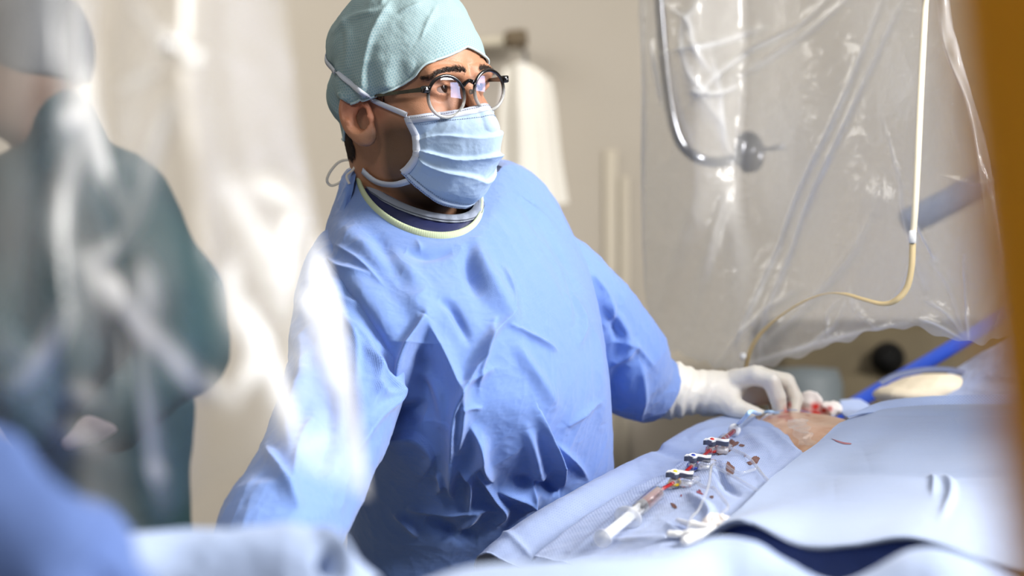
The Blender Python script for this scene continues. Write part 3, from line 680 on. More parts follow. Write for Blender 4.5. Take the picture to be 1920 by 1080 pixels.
tg = np.stack([cg[1]+(cg[4]-cg[1])*.85*t for t in np.linspace(0, 1, 8)]); ctr = tg.mean(1, keepdims=True); o_ = (tg-ctr); o_[..., 2] = 0; o_ /= np.linalg.norm(o_, axis=-1, keepdims=True)
bulge = .0022+.0020*np.sin(np.linspace(0, np.pi, 8))[:, None]+.0006*np.sin(np.arange(240)*.55)[None]
tg = tg+o_*bulge[..., None]; inn2 = cg[0]-o_[0]*.001+[0, 0, .002]; tg = np.concatenate([inn2[None], tg])
mesh_obj('trim', tg.reshape(-1, 3), grid_faces(9, 240, True), m_trim, col_)
V, F = ribbon(tg[6][::-1]+o_[6][::-1]*.0004, o_[6][::-1], .0008, .0005); mesh_obj('stitch_line', V, F, mat('trim_stitch', lin((92, 98, 116)), .7), col_)
# gown tie loop at the back of the neck
m_tie = mat('white_tie', lin((225, 222, 214)), .7)
tp_ = cr(PP([(668, 300, 2.24), (640, 302, 2.25), (622, 318, 2.25), (613, 338, 2.25), (622, 348, 2.25), (640, 340, 2.24), (652, 322, 2.23), (672, 308, 2.22)]), 50)
V, F = ribbon(tp_, np.tile([[0, -1., .3]], (50, 1)), .0034, .0006); mesh_obj('neck_tie', V, F, m_tie, gown)
tp_ = cr(PP([(672, 300, 2.22), (662, 318, 2.21), (650, 330, 2.20), (655, 345, 2.20)]), 30)
V, F = ribbon(tp_, np.tile([[0, -1., .3]], (30, 1)), .003, .0006); mesh_obj('neck_tie', V, F, m_tie, gown)
# back-neck bunched flap
fl_ = patch([[(672, 306, 2.25), (660, 312, 2.24), (648, 322, 2.25)], [(668, 322, 2.22), (655, 330, 2.21), (640, 345, 2.23)], [(664, 345, 2.205), (648, 360, 2.20), (632, 385, 2.22)], [(655, 385, 2.195), (640, 400, 2.19), (620, 425, 2.205)], [(650, 425, 2.18), (625, 450, 2.18), (600, 480, 2.20)]], 40, 70)
fl_ = fl_+gnormals(fl_)*(.0035*fbm(fl_, 85, 3, 12, True))[..., None]
mesh_obj('back_flap', fl_.reshape(-1, 3), grid_faces(70, 40), m_gown, gown, uv=guv(fl_))
def sleeve(name, path, rads, strokes, n=200, k=220, seed=1, sc=.004):
    pth = cr(PP(path), k); rr = cr(np.array(rads, float), k); G, _ = tube(pth, rr, n, False)
    nn = gnormals(G, True); nn *= np.sign(((G-G.mean(1, keepdims=True))*nn).sum(-1, keepdims=True))
    G = G+nn*((stroke_field(proj(G), strokes)*np.clip((-nn[..., 1]+.2)/.5, 0, 1)))[..., None]
    G = G+nn*(sc*fbm(G, 30, 3, seed, True)+.0012*fbm(G, 110, 2, seed+4, True))[..., None]
    uv = np.stack(np.meshgrid(np.arange(n)*.5/n, np.linspace(0, .6, k)), -1).reshape(-1, 2)
    # the cuff end turns inwards
    e = G[-1]; c = e.mean(0); G = np.concatenate([G, (c+(e-c)*.86)[None], (c+(e-c)*.84+(G[-8].mean(0)-c))[None]]); uv = np.concatenate([uv, uv[-2*n:]])
    return mesh_obj(name, G.reshape(-1, 3), grid_faces(k+2, n, True), m_gown, gown, uv=uv), G
SR = [([(640, 560), (690, 590), (730, 650), (748, 730)], 8, .010, 's'), ([(655, 600), (690, 650), (705, 720), (690, 780)], 7, .009, 's'),
      ([(672, 640), (705, 690), (740, 740), (700, 790), (660, 860)], 6, .010, 's'), ([(640, 580), (665, 640), (668, 720)], 7, .007, 's'),
      ([(740, 735), (715, 740), (700, 720)], 5, .007, 's'), ([(650, 700), (660, 760), (655, 820)], 12, -.010, 'r'), ([(560, 620), (570, 700), (545, 800), (545, 880)], 14, .012, 'r'),
      ([(590, 780), (560, 850), (545, 930)], 8, .010, 's'), ([(500, 840), (530, 900), (560, 960)], 8, .012, 's'), ([(720, 600), (735, 680), (742, 740)], 5, .006, 's'),
      ([(600, 700), (620, 800), (600, 900)], 22, -.012, 'r')]
sleeve('right_sleeve', [(655, 480, 2.22), (650, 545, 2.17), (650, 620, 2.12), (648, 700, 2.08), (625, 790, 2.03), (592, 870, 1.98), (550, 950, 1.92), (505, 1030, 1.86), (470, 1170, 1.80)],
       [.045, .058, .064, .066, .065, .062, .062, .060, .052], SR, seed=21)
SL = [([(1110, 510), (1140, 560), (1150, 620)], 6, .007, 's'), ([(1130, 560), (1170, 620), (1175, 680)], 10, .009, 'r'), ([(1150, 640), (1190, 650), (1225, 690)], 6, .007, 's'),
      ([(1165, 680), (1150, 730), (1170, 770)], 16, -.013, 'r'), ([(1195, 670), (1205, 730), (1200, 790)], 7, .009, 's'), ([(1160, 570), (1150, 600), (1165, 640)], 10, -.008, 'r'), ([(1140, 690), (1175, 665), (1195, 640)], 6, .008, 's')]
sleeve('left_sleeve', [(1000, 500, 2.35), (1070, 540, 2.36), (1125, 605, 2.39), (1160, 670, 2.42), (1195, 712, 2.45), (1232, 733, 2.47)],
       [.060, .056, .059, .066, .055, .0455], SL, seed=33, sc=.003)
# trousers and clogs below the gown
m_tr = mat('scrub_trousers', lin((52, 74, 130)), .8, bump=(40, .4, .004)); m_clog = mat('white_clog', lin((220, 220, 216)), .5)
for x in (-.10, .14):
    tube_obj('trouser_leg', [(x, 2.33, .62), (x, 2.33, .35), (x, 2.34, .10)], [.095, .085, .08], m_tr, person, 24, 20)
    V, F = lathe([(0, 0), (.048, 0), (.052, .03), (.046, .07), (.03, .09), (0, .1)], (0, 0, 0), (0, 0, 1), 24); V = V*[1, 2.6, 1]+[x, 2.28, 0]; mesh_obj('clog', V, F, m_clog, person)

# ---------------------------------------------------------------- gloved hands
m_glove = mat('latex_glove', lin((232, 226, 214)), .42, .4, bump=(55, .25, .004), noise=(14, lin((222, 214, 200)), .4), attr=[('blood', lin((196, 92, 84)))], sub=.03)
def hand_sdf(chains, palm, extra=()):
    def fn(p):
        d = None
        for a, b, ra, rb in palm: q = dcap(p, a, b, ra, rb); d = q if d is None else smin(d, q, .016)
        for ch in chains:
            f = None
            for (a, ra), (b, rb) in zip(ch[:-1], ch[1:]): q = dcap(p, a, b, ra, rb); f = q if f is None else smin(f, q, .003)
            d = smin(d, f, .0045)
        return d
    return fn
def C_(l): return [(P(x, y, D), r) for x, y, D, r in l]
CH_ = [C_([(1385, 712, 2.475, .0150), (1415, 704, 2.462, .0130), (1446, 714, 2.452, .0118), (1458, 745, 2.452, .0106), (1463, 776, 2.456, .0094)]),
       C_([(1380, 712, 2.49, .0150), (1422, 704, 2.490, .0128), (1474, 716, 2.492, .0118), (1491, 748, 2.488, .0106), (1485, 778, 2.478, .0094)]),
       C_([(1378, 716, 2.51, .0150), (1416, 708, 2.518, .0122), (1458, 720, 2.522, .0102), (1472, 748, 2.516, .0092), (1470, 770, 2.505, .0083)]),
       C_([(1375, 722, 2.53, .0140), (1405, 716, 2.540, .0110), (1436, 730, 2.545, .0090), (1450, 750, 2.540, .0080), (1452, 766, 2.53, .0074)]),
       C_([(1340, 745, 2.475, .0190), (1378, 765, 2.460, .0140), (1412, 777, 2.454, .0108), (1446, 785, 2.456, .0080)])]
PL = [(P(1378, 736, 2.525), P(1428, 738, 2.535), .020, .016), (P(1378, 722, 2.52), P(1425, 722, 2.53), .018, .015), (P(1200, 726, 2.46), P(1255, 731, 2.475), .0405, .036), (P(1255, 731, 2.475), P(1330, 737, 2.49), .036, .0265), (P(1330, 737, 2.49), P(1375, 722, 2.485), .0255, .020), (P(1335, 740, 2.50), P(1372, 724, 2.515), .024, .018),
      (P(1330, 738, 2.48), P(1366, 750, 2.468), .023, .0155)]
hf = hand_sdf(CH_, PL)
def make_glove(name, fn, pts, lab, blood=None, tr=None):
    pts = np.array(pts); V, F = snets(fn, pts.min(0)-.05, pts.max(0)+.03, .0021)
    px = proj(V); w = np.clip(1-np.abs(px[:, 0]-1275)/75, 0, 1); nn = sgrad(fn, V)
    V = V+nn*(w*(.0016*np.sin(px[:, 0]*.30+px[:, 1]*.05+1.5*np.sin(px[:, 1]*.06))))[:, None]+nn*.0008*fbm(V, 120, 3, 4, True)[:, None]
    bl = np.zeros(len(V))
    for x, y, r in (blood or []): bl = np.maximum(bl, np.clip(1.3-np.hypot(px[:, 0]-x, (px[:, 1]-y)*.7)/r+.35*fbm(V, 300, 2, 3), 0, 1))
    o = mesh_obj(name, V, F, m_glove, person, attrs={'blood': bl*.9}); o['label'] = lab; return o
make_glove('glove', hf, [c for ch in CH_ for c, _ in ch]+[PL[2][0]], 'off-white latex glove pinching a catheter', [(1474, 772, 8), (1480, 760, 5)])
# the other hand, low at the left behind the foreground cloth
off = P(455, 1075, 1.81)-P(1255, 731, 2.475)
o1 = P(1255, 731, 2.475); ax_ = np.array([-.42, -.42, -.80]); ax_ /= np.linalg.norm(ax_); sx_ = np.array([0, 1., -.2]); sx_ -= ax_*(sx_@ax_); sx_ /= np.linalg.norm(sx_)
HM = np.stack([ax_, sx_, np.cross(ax_, sx_)], 1)
def mv(p): return (p-o1)@HM.T+P(470, 1175, 1.80)
CH2 = [[(mv(a), r) for a, r in ch] for ch in CH_]; PL2 = [(mv(a), mv(b), ra, rb) for a, b, ra, rb in PL]
make_glove('glove', hand_sdf(CH2, PL2), [c for ch in CH2 for c, _ in ch]+[PL2[2][0]], 'off-white latex glove of the lowered right hand')
# ---------------------------------------------------------------- the patient and the drapes
def catp(*q): return P(*q)
OPEN = np.array([(1416, 785), (1428, 735), (1480, 735), (1530, 735), (1572, 735), (1580, 776), (1600, 790), (1540, 850), (1508, 850), (1490, 836), (1478, 818), (1462, 806), (1440, 792)], float)
sk_c = P(1488, 797, 2.43)
pa, pb = P(1060, 1060, 2.05)-[0, 0, .13], P(1350, 880, 2.32)-[0, 0, .13]
def sd_patient(p):
    d = dcap(p, pa, pb, .085, .10); d = smin(d, dcap(p, pb, sk_c-[0, 0, .13], .10, .12), .05)
    d = smin(d, dcap(p, sk_c-[0, 0, .13], P(1640, 800, 2.62)-[0, 0, .15], .12, .125), .05)
    d = smin(d, dell(p, sk_c-[-.01, 0, .046], (.115, .15, .062)), .02)
    return smax(d, -dell(p, sk_c+[.028, -.035, .035], (.022, .05, .028)), .02)
patient = empty('person', P(1400, 1000, 2.4)); ABS[patient.name] = Vector(patient.location)
V, F = snets(sd_patient, (-.05, 1.85, .92), (.90, 3.05, 1.32), .006)
m_ps = mat('patient_skin', lin((206, 168, 142)), .34, .5, noise=(40, lin((188, 142, 114)), .7), bump=(90, .5, .004), sub=.06, coat=.25, attr=[('blood', lin((150, 38, 30)))])
px = proj(V); bl = np.zeros(len(V))
for x, y, r in ((1474, 781, 12), (1480, 786, 10), (1442, 784, 5), (1516, 779, 5), (1462, 782, 6)): bl = np.maximum(bl, np.clip(1.2-np.hypot(px[:, 0]-x, (px[:, 1]-y)*1.6)/r, 0, 1))
mesh_obj('body', V, F, m_ps, patient, attrs={'blood': bl*.8})
tag(patient, 'patient lying under the drapes, only a patch of skin showing below the gloved hand', 'person')

DC = lin((156, 172, 208)); DH = lin((96, 118, 178))
def drape_mat(nm, c=DC, hole=.7, sc=250, r=.15, b=.35): return mat(nm, c, .8, .2, noise=(5, lin((148, 164, 198)), .4), bump=(45, b, .004), hexa=(sc, r, DH, hole, .6), sheen=.15)
def inpoly(px, poly):
    x, y = px[:, 0], px[:, 1]; r = np.zeros(len(x), bool); j = len(poly)-1
    for i in range(len(poly)):
        xi, yi = poly[i]; xj, yj = poly[j]; c = ((yi > y) != (yj > y)) & (x < (xj-xi)*(y-yi)/(yj-yi+1e-9)+xi); r ^= c; j = i
    return r
def sheet(name, G, m, lab, group='surgical drapes', strokes=(), amp=.0015, sc=40, seed=3, hole=None, push=None, thick=.0012, parent=None, up=True):
    nv, nu = G.shape[:2]; n = gnormals(G); s = np.sign(n[..., 2:3]+1e-9) if up else np.sign(-(n[..., 1:2])+1e-9); n = n*s
    G = G+n*(stroke_field(proj(G), strokes)+amp*fbm(G, sc, 4, seed, True))[..., None]
    if push is not None: G = pushout(push, G.reshape(-1, 3), .004, 3).reshape(G.shape)
    n = gnormals(G)*s; B2 = G-n*thick; f = grid_faces(nv, nu); uv = guv(G)
    if hole is not None:
        pc = proj(G.reshape(-1, 3)[f].mean(1)); f = f[~inpoly(pc, hole)]
    if (s.mean() < 0): f = f[:, ::-1]
    V = np.concatenate([G.reshape(-1, 3), B2.reshape(-1, 3)]); N = nv*nu
    def side(ix): ix = np.asarray(ix); return np.stack([ix[:-1], ix[1:], ix[1:]+N, ix[:-1]+N], 1)
    F = np.concatenate([f, f[:, ::-1]+N, side(np.arange(nu)), side((nv-1)*nu+np.arange(nu)), side(np.arange(nv)*nu), side(np.arange(nv)*nu+nu-1)])
    o = mesh_obj(name, V, F, m, parent, uv=np.concatenate([uv, uv]))
    if lab: tag(o, lab, 'drape', group)
    return o, G
# operating table hidden under it all
tb = empty('operating_table', (.55, 2.4, 0)); m_mat = mat('black_mattress', (.02, .02, .025, 1), .6)
R_ = frame((0, 0, 1), (pb-pa)*[1, 1, 0])
V, F = boxV((.52, 2.37, .90), (.75, .16, .035), R_, .02); mesh_obj('mattress', V, F, m_mat, tb)
V, F = boxV((.52, 2.37, .845), (.75, .16, .02), R_, .005); mesh_obj('table_top', V, F, m_steel, tb)
V, F = lathe([(0, 0), (.24, 0), (.24, .04), (.10, .07), (.09, .83), (0, .83)], (.60, 2.42, 0), (0, 0, 1), 24); mesh_obj('pedestal', V, F, m_steel, tb)
tag(tb, 'operating table hidden beneath the patient and the drapes', 'table')

m_d1 = drape_mat('drape_lower', hole=.5, sc=240, r=.13); m_d2 = drape_mat('drape_fenestrated', lin((166, 180, 212)), .95, 215, .19, .5)
A1 = patch([[(905, 1180, 2.12), (1095, 1060, 2.22), (1215, 980, 2.36), (1315, 910, 2.50), (1420, 860, 2.62), (1600, 840, 2.85)],
            [(893, 1050, 2.02), (1080, 932, 2.13), (1200, 862, 2.28), (1300, 803, 2.42), (1400, 776, 2.54), (1600, 752, 2.78)],
            [(975, 1058, 1.92), (1130, 945, 2.04), (1245, 880, 2.16), (1350, 820, 2.32), (1450, 792, 2.46), (1640, 765, 2.65)],
            [(1080, 1080, 1.80), (1240, 970, 1.93), (1340, 908, 2.02), (1430, 862, 2.15), (1520, 818, 2.33), (1700, 788, 2.5)],
            [(1180, 1120, 1.65), (1330, 1028, 1.78), (1430, 958, 1.88), (1520, 905, 2.0), (1620, 855, 2.15), (1780, 815, 2.35)],
            [(1250, 1260, 1.60), (1390, 1160, 1.72), (1490, 1060, 1.80), (1600, 990, 1.9), (1700, 930, 2.05), (1850, 880, 2.25)]], 300, 240)
st1 = [([(905, 1050), (960, 1010), (1080, 940), (1200, 870)], 14, .010, 'r'), ([(1220, 840), (1265, 850), (1290, 855)], 8, -.007, 'r'), ([(960, 1065), (1100, 980), (1230, 890)], 22, -.010, 'r'),
       ([(935, 1000), (985, 1030), (1010, 1060)], 4, .004, 's'), ([(1290, 830), (1330, 812), (1400, 800)], 9, .006, 'r')]
sheet('surgical_drape', A1, m_d1, 'pale blue perforated lower drape rolling along the table edge before the gown', strokes=st1, hole=OPEN, push=sd_patient, amp=.002)
A2 = A1[103:225, 4:285].copy(); n = gnormals(A2); n *= np.sign(n[..., 2:3]); A2 = A2+n*.006
ew = .007*np.sin(np.linspace(0, 13, A2.shape[1]))
for k, (a, b) in enumerate(((0, -.005), (1, -.003), (2, -.001))): A2[k] += [0, 0, b]
A2[0:30] += (np.linspace(1, 0, 30)[:, None]*ew[None])[..., None]*np.array([-.5, .8, 0])
st2 = [([(1250, 980), (1275, 1000), (1290, 1010)], 6, .004, 'f'),
       ([(1300, 880), (1380, 870), (1440, 850)], 12, .006, 'r'), ([(1340, 870), (1360, 910), (1390, 930)], 7, -.006, 'r'), ([(1290, 925), (1330, 960), (1320, 990)], 9, .006, 'r'),
       ([(1150, 1015), (1240, 1015), (1290, 1005)], 5, .006, 's'), ([(1440, 800), (1470, 830), (1500, 850)], 6, .005, 's'), ([(1390, 800), (1420, 830), (1460, 860)], 12, .005, 'r'), ([(1060, 1050), (1140, 985), (1250, 905), (1300, 865), (1390, 800)], 6, .004, 'r')]
d2o, A2f = sheet('surgical_drape', A2, m_d2, 'white-blue perforated drape with the opening, syringe and stopcocks on it', strokes=st2, hole=OPEN, push=sd_patient, amp=.0017, sc=55, seed=8)
BV = bvh(d2o)

# upper folded drape on the right
Bt = patch([[(1560, 840, 2.50), (1620, 792, 2.50), (1720, 780, 2.50), (1800, 775, 2.5), (1880, 770, 2.45), (2040, 770, 2.4)],
            [(1578, 792, 2.28), (1640, 765, 2.38), (1720, 758, 2.38), (1800, 756, 2.38), (1880, 755, 2.35), (2040, 755, 2.3)],
            [(1530, 832, 2.14), (1610, 805, 2.17), (1700, 795, 2.2), (1790, 792, 2.18), (1890, 792, 2.15), (2060, 792, 2.1)],
            [(1450, 892, 1.96), (1560, 868, 2.02), (1660, 860, 2.0), (1770, 858, 1.97), (1900, 860, 1.9), (2080, 862, 1.85)],
            [(1392, 950, 1.83), (1500, 935, 1.84), (1620, 925, 1.82), (1750, 922, 1.78), (1900, 930, 1.72), (2100, 940, 1.65)],
            [(1318, 1010, 1.74), (1392, 972, 1.70), (1505, 1012, 1.63), (1600, 1012, 1.60), (1720, 1000, 1.58), (1890, 1052, 1.52), (2120, 1110, 1.48)],
            [(1322, 1018, 1.76), (1396, 982, 1.73), (1508, 1028, 1.66), (1602, 1024, 1.63), (1724, 1012, 1.61), (1892, 1066, 1.55), (2120, 1128, 1.50)],
            [(1330, 1022, 1.82), (1404, 992, 1.80), (1515, 1030, 1.75), (1610, 1030, 1.72), (1734, 1020, 1.70), (1900, 1070, 1.62), (2120, 1130, 1.58)]], 280, 300)
stB = [([(1450, 880), (1600, 885), (1750, 888), (1950, 890)], 9, -.005, 'r'), ([(1735, 890), (1775, 900), (1785, 930), (1765, 970)], 8, .006, 'r'), ([(1745, 892), (1752, 910), (1750, 935)], 4, .005, 's'),
       ([(1620, 860), (1700, 830), (1800, 800)], 28, .005, 'r'), ([(1590, 780), (1660, 776), (1800, 776), (1950, 774)], 4, -.004, 'r'), ([(1560, 920), (1680, 910), (1800, 930)], 22, .005, 'r')]
m_dB = drape_mat('drape_upper', lin((152, 165, 190)), .35, 260, .16, .25)
bo, _ = sheet('surgical_drape', Bt, m_dB, 'broad smooth pale drape folded over at the right, a thin blood streak on it', strokes=stB, amp=.0012, sc=16, seed=5)
# perforated band along its far fold
bd = patch([[(1596, 783, 2.28), (1650, 760, 2.372), (1720, 750, 2.375), (1800, 746, 2.372), (1880, 745, 2.345), (2040, 745, 2.3)],
            [(1592, 785, 2.27), (1646, 768, 2.34), (1720, 762, 2.35), (1800, 762, 2.35), (1880, 762, 2.325), (2040, 762, 2.28)],
            [(1588, 787, 2.26), (1640, 779, 2.31), (1720, 779, 2.312), (1800, 778, 2.31), (1880, 777, 2.285), (2040, 777, 2.24)]], 220, 40)
bd[..., 2] += .004
bdo, _ = sheet('perforated_band', bd, drape_mat('drape_band', lin((172, 190, 226)), .9, 210, .20, .2), None, amp=.0006, parent=bo)
# drape side coloured darker blue to stand for the shade under the fold
m_under_shade = mat('drape_shade_blue', lin((92, 112, 178)), .8, .2, bump=(40, .3, .004))
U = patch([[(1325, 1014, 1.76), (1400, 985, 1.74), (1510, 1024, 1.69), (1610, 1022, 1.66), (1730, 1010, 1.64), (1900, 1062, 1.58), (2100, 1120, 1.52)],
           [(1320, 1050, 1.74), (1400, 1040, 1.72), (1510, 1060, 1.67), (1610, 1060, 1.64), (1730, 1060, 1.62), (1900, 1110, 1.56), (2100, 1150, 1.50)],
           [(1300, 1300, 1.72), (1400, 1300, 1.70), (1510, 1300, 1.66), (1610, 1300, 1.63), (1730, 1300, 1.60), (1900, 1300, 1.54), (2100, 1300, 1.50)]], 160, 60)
sheet('surgical_drape', U, m_under_shade, 'drape side coloured deep blue for the shade beneath the folded edge at the right', amp=.004, sc=20, seed=6, up=False)
# out-of-focus foreground cloth along the bottom
Cf = patch([[(780, 1150, 1.34), (900, 1120, 1.36), (1100, 1110, 1.40), (1250, 1100, 1.46), (1335, 1060, 1.55), (1420, 1060, 1.55), (1500, 1100, 1.5), (1600, 1130, 1.45), (1720, 1090, 1.45), (1850, 1100, 1.42), (2050, 1180, 1.4)],
            [(800, 1092, 1.24), (900, 1062, 1.26), (1100, 1050, 1.28), (1240, 1046, 1.34), (1335, 1014, 1.43), (1410, 1018, 1.43), (1480, 1056, 1.38), (1580, 1094, 1.34), (1710, 1034, 1.33), (1800, 1040, 1.30), (1930, 1100, 1.3)],
            [(770, 1120, 1.14), (900, 1085, 1.16), (1100, 1072, 1.18), (1240, 1068, 1.22), (1335, 1045, 1.32), (1410, 1050, 1.32), (1480, 1090, 1.28), (1580, 1110, 1.24), (1710, 1065, 1.22), (1800, 1075, 1.20), (1950, 1130, 1.2)],
            [(740, 1260, 1.06), (900, 1260, 1.08), (1100, 1260, 1.10), (1240, 1260, 1.12), (1335, 1260, 1.2), (1410, 1260, 1.2), (1480, 1260, 1.18), (1580, 1260, 1.14), (1710, 1260, 1.12), (1800, 1260, 1.10), (1950, 1260, 1.1)]], 240, 110)
m_fg = drape_mat('drape_foreground', lin((150, 166, 196)), .3)
sheet('surgical_drape', Cf, m_fg, 'blurred pale drape running along the bottom of the picture', amp=.003, sc=14, seed=16, up=False)
# far right: patient arm side with clear film, blue bolster and a cream pad
Dr = patch([[(1690, 790, 3.0), (1760, 750, 3.0), (1830, 700, 2.95), (1900, 650, 2.9), (2040, 560, 2.85)],
            [(1600, 792, 2.9), (1700, 745, 2.85), (1800, 688, 2.8), (1900, 630, 2.75), (2040, 560, 2.7)],
            [(1580, 805, 2.8), (1680, 768, 2.72), (1790, 735, 2.68), (1900, 700, 2.62), (2040, 670, 2.55)],
            [(1570, 840, 2.65), (1680, 800, 2.6), (1790, 790, 2.55), (1900, 780, 2.5), (2040, 780, 2.45)]], 160, 140)
m_dr = drape_mat('drape_far', lin((150, 166, 204)), .9, 170, .20)
do, Df = sheet('surgical_drape', Dr, m_dr, 'perforated blue drape rising at the far right under the clear film', amp=.003, seed=11)
BD = bvh(do)
pad = []
h0, _ = hit(BD, 1745, 722)
if h0 is None: h0 = P(1745, 722, 2.7)
pc_ = P(1750, 728, h0[1]-.05)
def sd_pad(p): return smin(dell(p, pc_, (.060, .05, .022)), dell(p, pc_+[-.045, -.02, -.008], (.05, .04, .014)), .02)
V, F = snets(sd_pad, pc_-.13, pc_+.13, .003); V = V+sgrad(sd_pad, V)*.002*fbm(V, 60, 3, 2, True)[:, None]
o = mesh_obj('gauze_pad', V, F, mat('cream_cotton', lin((200, 188, 166)), .85, .1, bump=(200, .4, .002))); tag(o, 'cream padded dressing lying in the far drape beside the blue bar', 'pad')
rimp = cr(np.array([pc_+[-.080, 0, .008], pc_+[-.05, .01, .020], pc_+[0, .015, .0275], pc_+[.045, .0, .023], pc_+[.064, -.02, .004], pc_+[.05, -.04, -.012]]), 50)
V, F = ribbon(rimp, np.tile([[0, -.8, .6]], (50, 1)), .010, .001); mesh_obj('pad_rim', V, F, mat('slate_rim', lin((84, 92, 120)), .7), o)
bb = tube_obj('blue_bolster', PP([(1560, 783, 2.94), (1640, 735, 2.92), (1740, 678, 2.88), (1850, 612, 2.84), (1960, 544, 2.80)]), .0115, mat('royal_blue_vinyl', lin((50, 84, 190)), .45, .4), None, 20, 30)
tag(bb, 'royal blue bolster rising diagonally behind the drapes at the right', 'bolster')
# left foreground cloths
m_fl = mat('blue_sheet', lin((82, 104, 156)), .8, .2, bump=(30, .3, .004))
FL = patch([[(-160, 700, 1.02), (-20, 775, 1.0), (80, 862, .98), (160, 945, .98), (225, 1025, .98), (320, 1110, .98)],
            [(-180, 760, .90), (-20, 825, .88), (70, 905, .86), (145, 985, .86), (205, 1055, .86), (280, 1130, .86)],
            [(-200, 1000, .84), (-60, 1010, .82), (60, 1050, .80), (130, 1100, .80), (190, 1160, .80), (240, 1220, .80)],
            [(-200, 1300, .82), (-60, 1300, .80), (60, 1300, .78), (130, 1300, .78), (190, 1330, .78), (240, 1360, .78)]], 120, 120)
sheet('blue_sheet', FL, m_fl, 'blurred blue sheet sloping across the lower left corner', strokes=[([(0, 800), (100, 900), (150, 1080)], 40, .02, 'r'), ([(60, 800), (180, 950), (230, 1080)], 25, -.015, 'r')], amp=.006, sc=12, seed=2, up=False)
FE = patch([[(225, 1050, 1.34), (330, 1035, 1.36), (450, 1030, 1.36), (560, 1025, 1.36), (640, 1060, 1.34), (720, 1130, 1.32)],
            [(235, 1008, 1.22), (330, 1002, 1.24), (450, 998, 1.24), (560, 992, 1.24), (640, 1022, 1.22), (710, 1090, 1.22)],
            [(230, 1030, 1.14), (330, 1025, 1.16), (450, 1020, 1.16), (560, 1018, 1.16), (630, 1050, 1.16), (690, 1120, 1.16)],
            [(225, 1250, 1.12), (330, 1250, 1.12), (450, 1250, 1.12), (560, 1250, 1.12), (640, 1280, 1.12), (720, 1300, 1.12)]], 140, 90)
sheet('surgical_drape', FE, m_fg, 'blurred pale cloth edge at the bottom left, ahead of the lowered sleeve', strokes=[([(590, 1000), (630, 1040), (650, 1090)], 12, .012, 's'), ([(600, 1040), (620, 1080)], 14, -.02, 'r')], amp=.005, sc=18, seed=23, up=False)
# ---------------------------------------------------------------- things lying on the fenestrated drape
m_clear = clearmat('clear_plastic', .012, .04, .06)
m_milk = clearmat('milky_plastic', .30, .05, .2)
m_wp = mat('white_nylon', lin((240, 240, 240)), .35, .5)
m_blood = mat('fresh_blood', lin((150, 16, 14)), .2, .5); m_dblood = mat('dark_blood', lin((104, 12, 16)), .3, .4)
m_dry = mat('dried_blood', lin((120, 92, 86)), .8, .2, noise=(300, lin((92, 60, 52)), .8)); m_grey = mat('grey_lever', lin((100, 106, 122)), .4, .4)
def H(x, y, up=0.0, b=None):
    p, n = hit(b or BV, x, y)
    if p is None: p = P(x, y, 2.0); n = np.array([0, 0, 1.])
    return p+n*up
# syringe

a = H(1133, 1034, .013); b = H(1248, 935, .0115); ax = (b-a)/np.linalg.norm(b-a); L = np.linalg.norm(b-a); nrm = np.array([0, -.46, .89])
sy = empty('syringe', (a+b)/2-[0, 0, .01])
r0 = .0086
V, F = lathe([(r0, L*.42), (r0, L*.90), (r0*.55, L*.93), (.0028, L*.94), (.0024, L)], a, ax, 28); mesh_obj('barrel', V, F, m_clear, sy)
V, F = lathe([(0, L*.655), (r0*.90, L*.655), (r0*.92, L*.895), (r0*.5, L*.925), (.0018, L*.94), (0, L*.94)], a, ax, 28); mesh_obj('blood', V, F, m_dblood, sy)
V, F = lathe([(0, L*.60), (r0*.93, L*.602), (r0*.95, L*.61), (r0*.85, L*.62), (r0*.95, L*.635), (r0*.95, L*.65), (0, L*.652)], a, ax, 28); mesh_obj('stopper', V, F, mat('black_rubber', lin((64, 64, 74)), .5), sy)
R = frame(ax, np.cross(ax, nrm)); mb = MB()
for q in (0, 1):
    V, F = boxV(a+ax*L*.34, (.0062 if q else .0012, .0012 if q else .0062, L*.30), R); mb.add(V, F)
V, F = lathe([(0, -.001), (.0098, -.001), (.0098, .0012), (0, .0012)], a+ax*L*.02, ax, 24); mb.add(V, F); mb.obj('plunger', m_milk, sy, smooth=False)
V, F = lathe([(r0, .0), (.0150, .0), (.0155, .0012), (.0150, .0024), (r0, .0024)], a+ax*L*.415, ax, 28); V = (V-(a+ax*L*.415)); V = V-np.outer(V@nrm*.25, nrm); mesh_obj('finger_flange', V+a+ax*L*.415, F, m_milk, sy)
m_ink = mat('black_ink', (.02, .02, .03, 1), .6); mb = MB(); side = np.cross(ax, np.array([.1, -.8, .6])); side /= np.linalg.norm(side); out = np.cross(side, ax); out *= np.sign(-out[1])
for i in range(21):
    c = a+ax*(L*(.44+.0215*i))+(out*.80+side*.60)*(r0+.0002); Ru = frame(out*.80+side*.60, ax); V, F = boxV(c, (.00022, .0022 if i % 5 else .0034, .00008), Ru); mb.add(V, F)
o = mb.obj('scale_marks', m_ink, sy, smooth=False); o['kind'] = 'stuff'
for t, f in (('2', .80), ('4', .70), ('6', .60), ('8', .53), ('10', .46)):
    fc = bpy.data.curves.new('numeral', 'FONT'); fc.body = t; fc.size = .0055; fo = bpy.data.objects.new('tmp', fc); COL.objects.link(fo)
    me = bpy.data.meshes.new_from_object(fo.evaluated_get(bpy.context.evaluated_depsgraph_get())); bpy.data.objects.remove(fo)
    o2 = out*.25+side*.97; o2 /= np.linalg.norm(o2); o2 = out*.93+side*.36
    Ru = frame(o2, np.cross(ax, o2)); c = a+ax*L*f+o2*(r0+.0003); VV = np.array([v.co[:] for v in me.vertices])@Ru.T+c
    mesh_obj('numeral', VV, [tuple(p.vertices) for p in me.polygons], m_ink, sy, smooth=False)
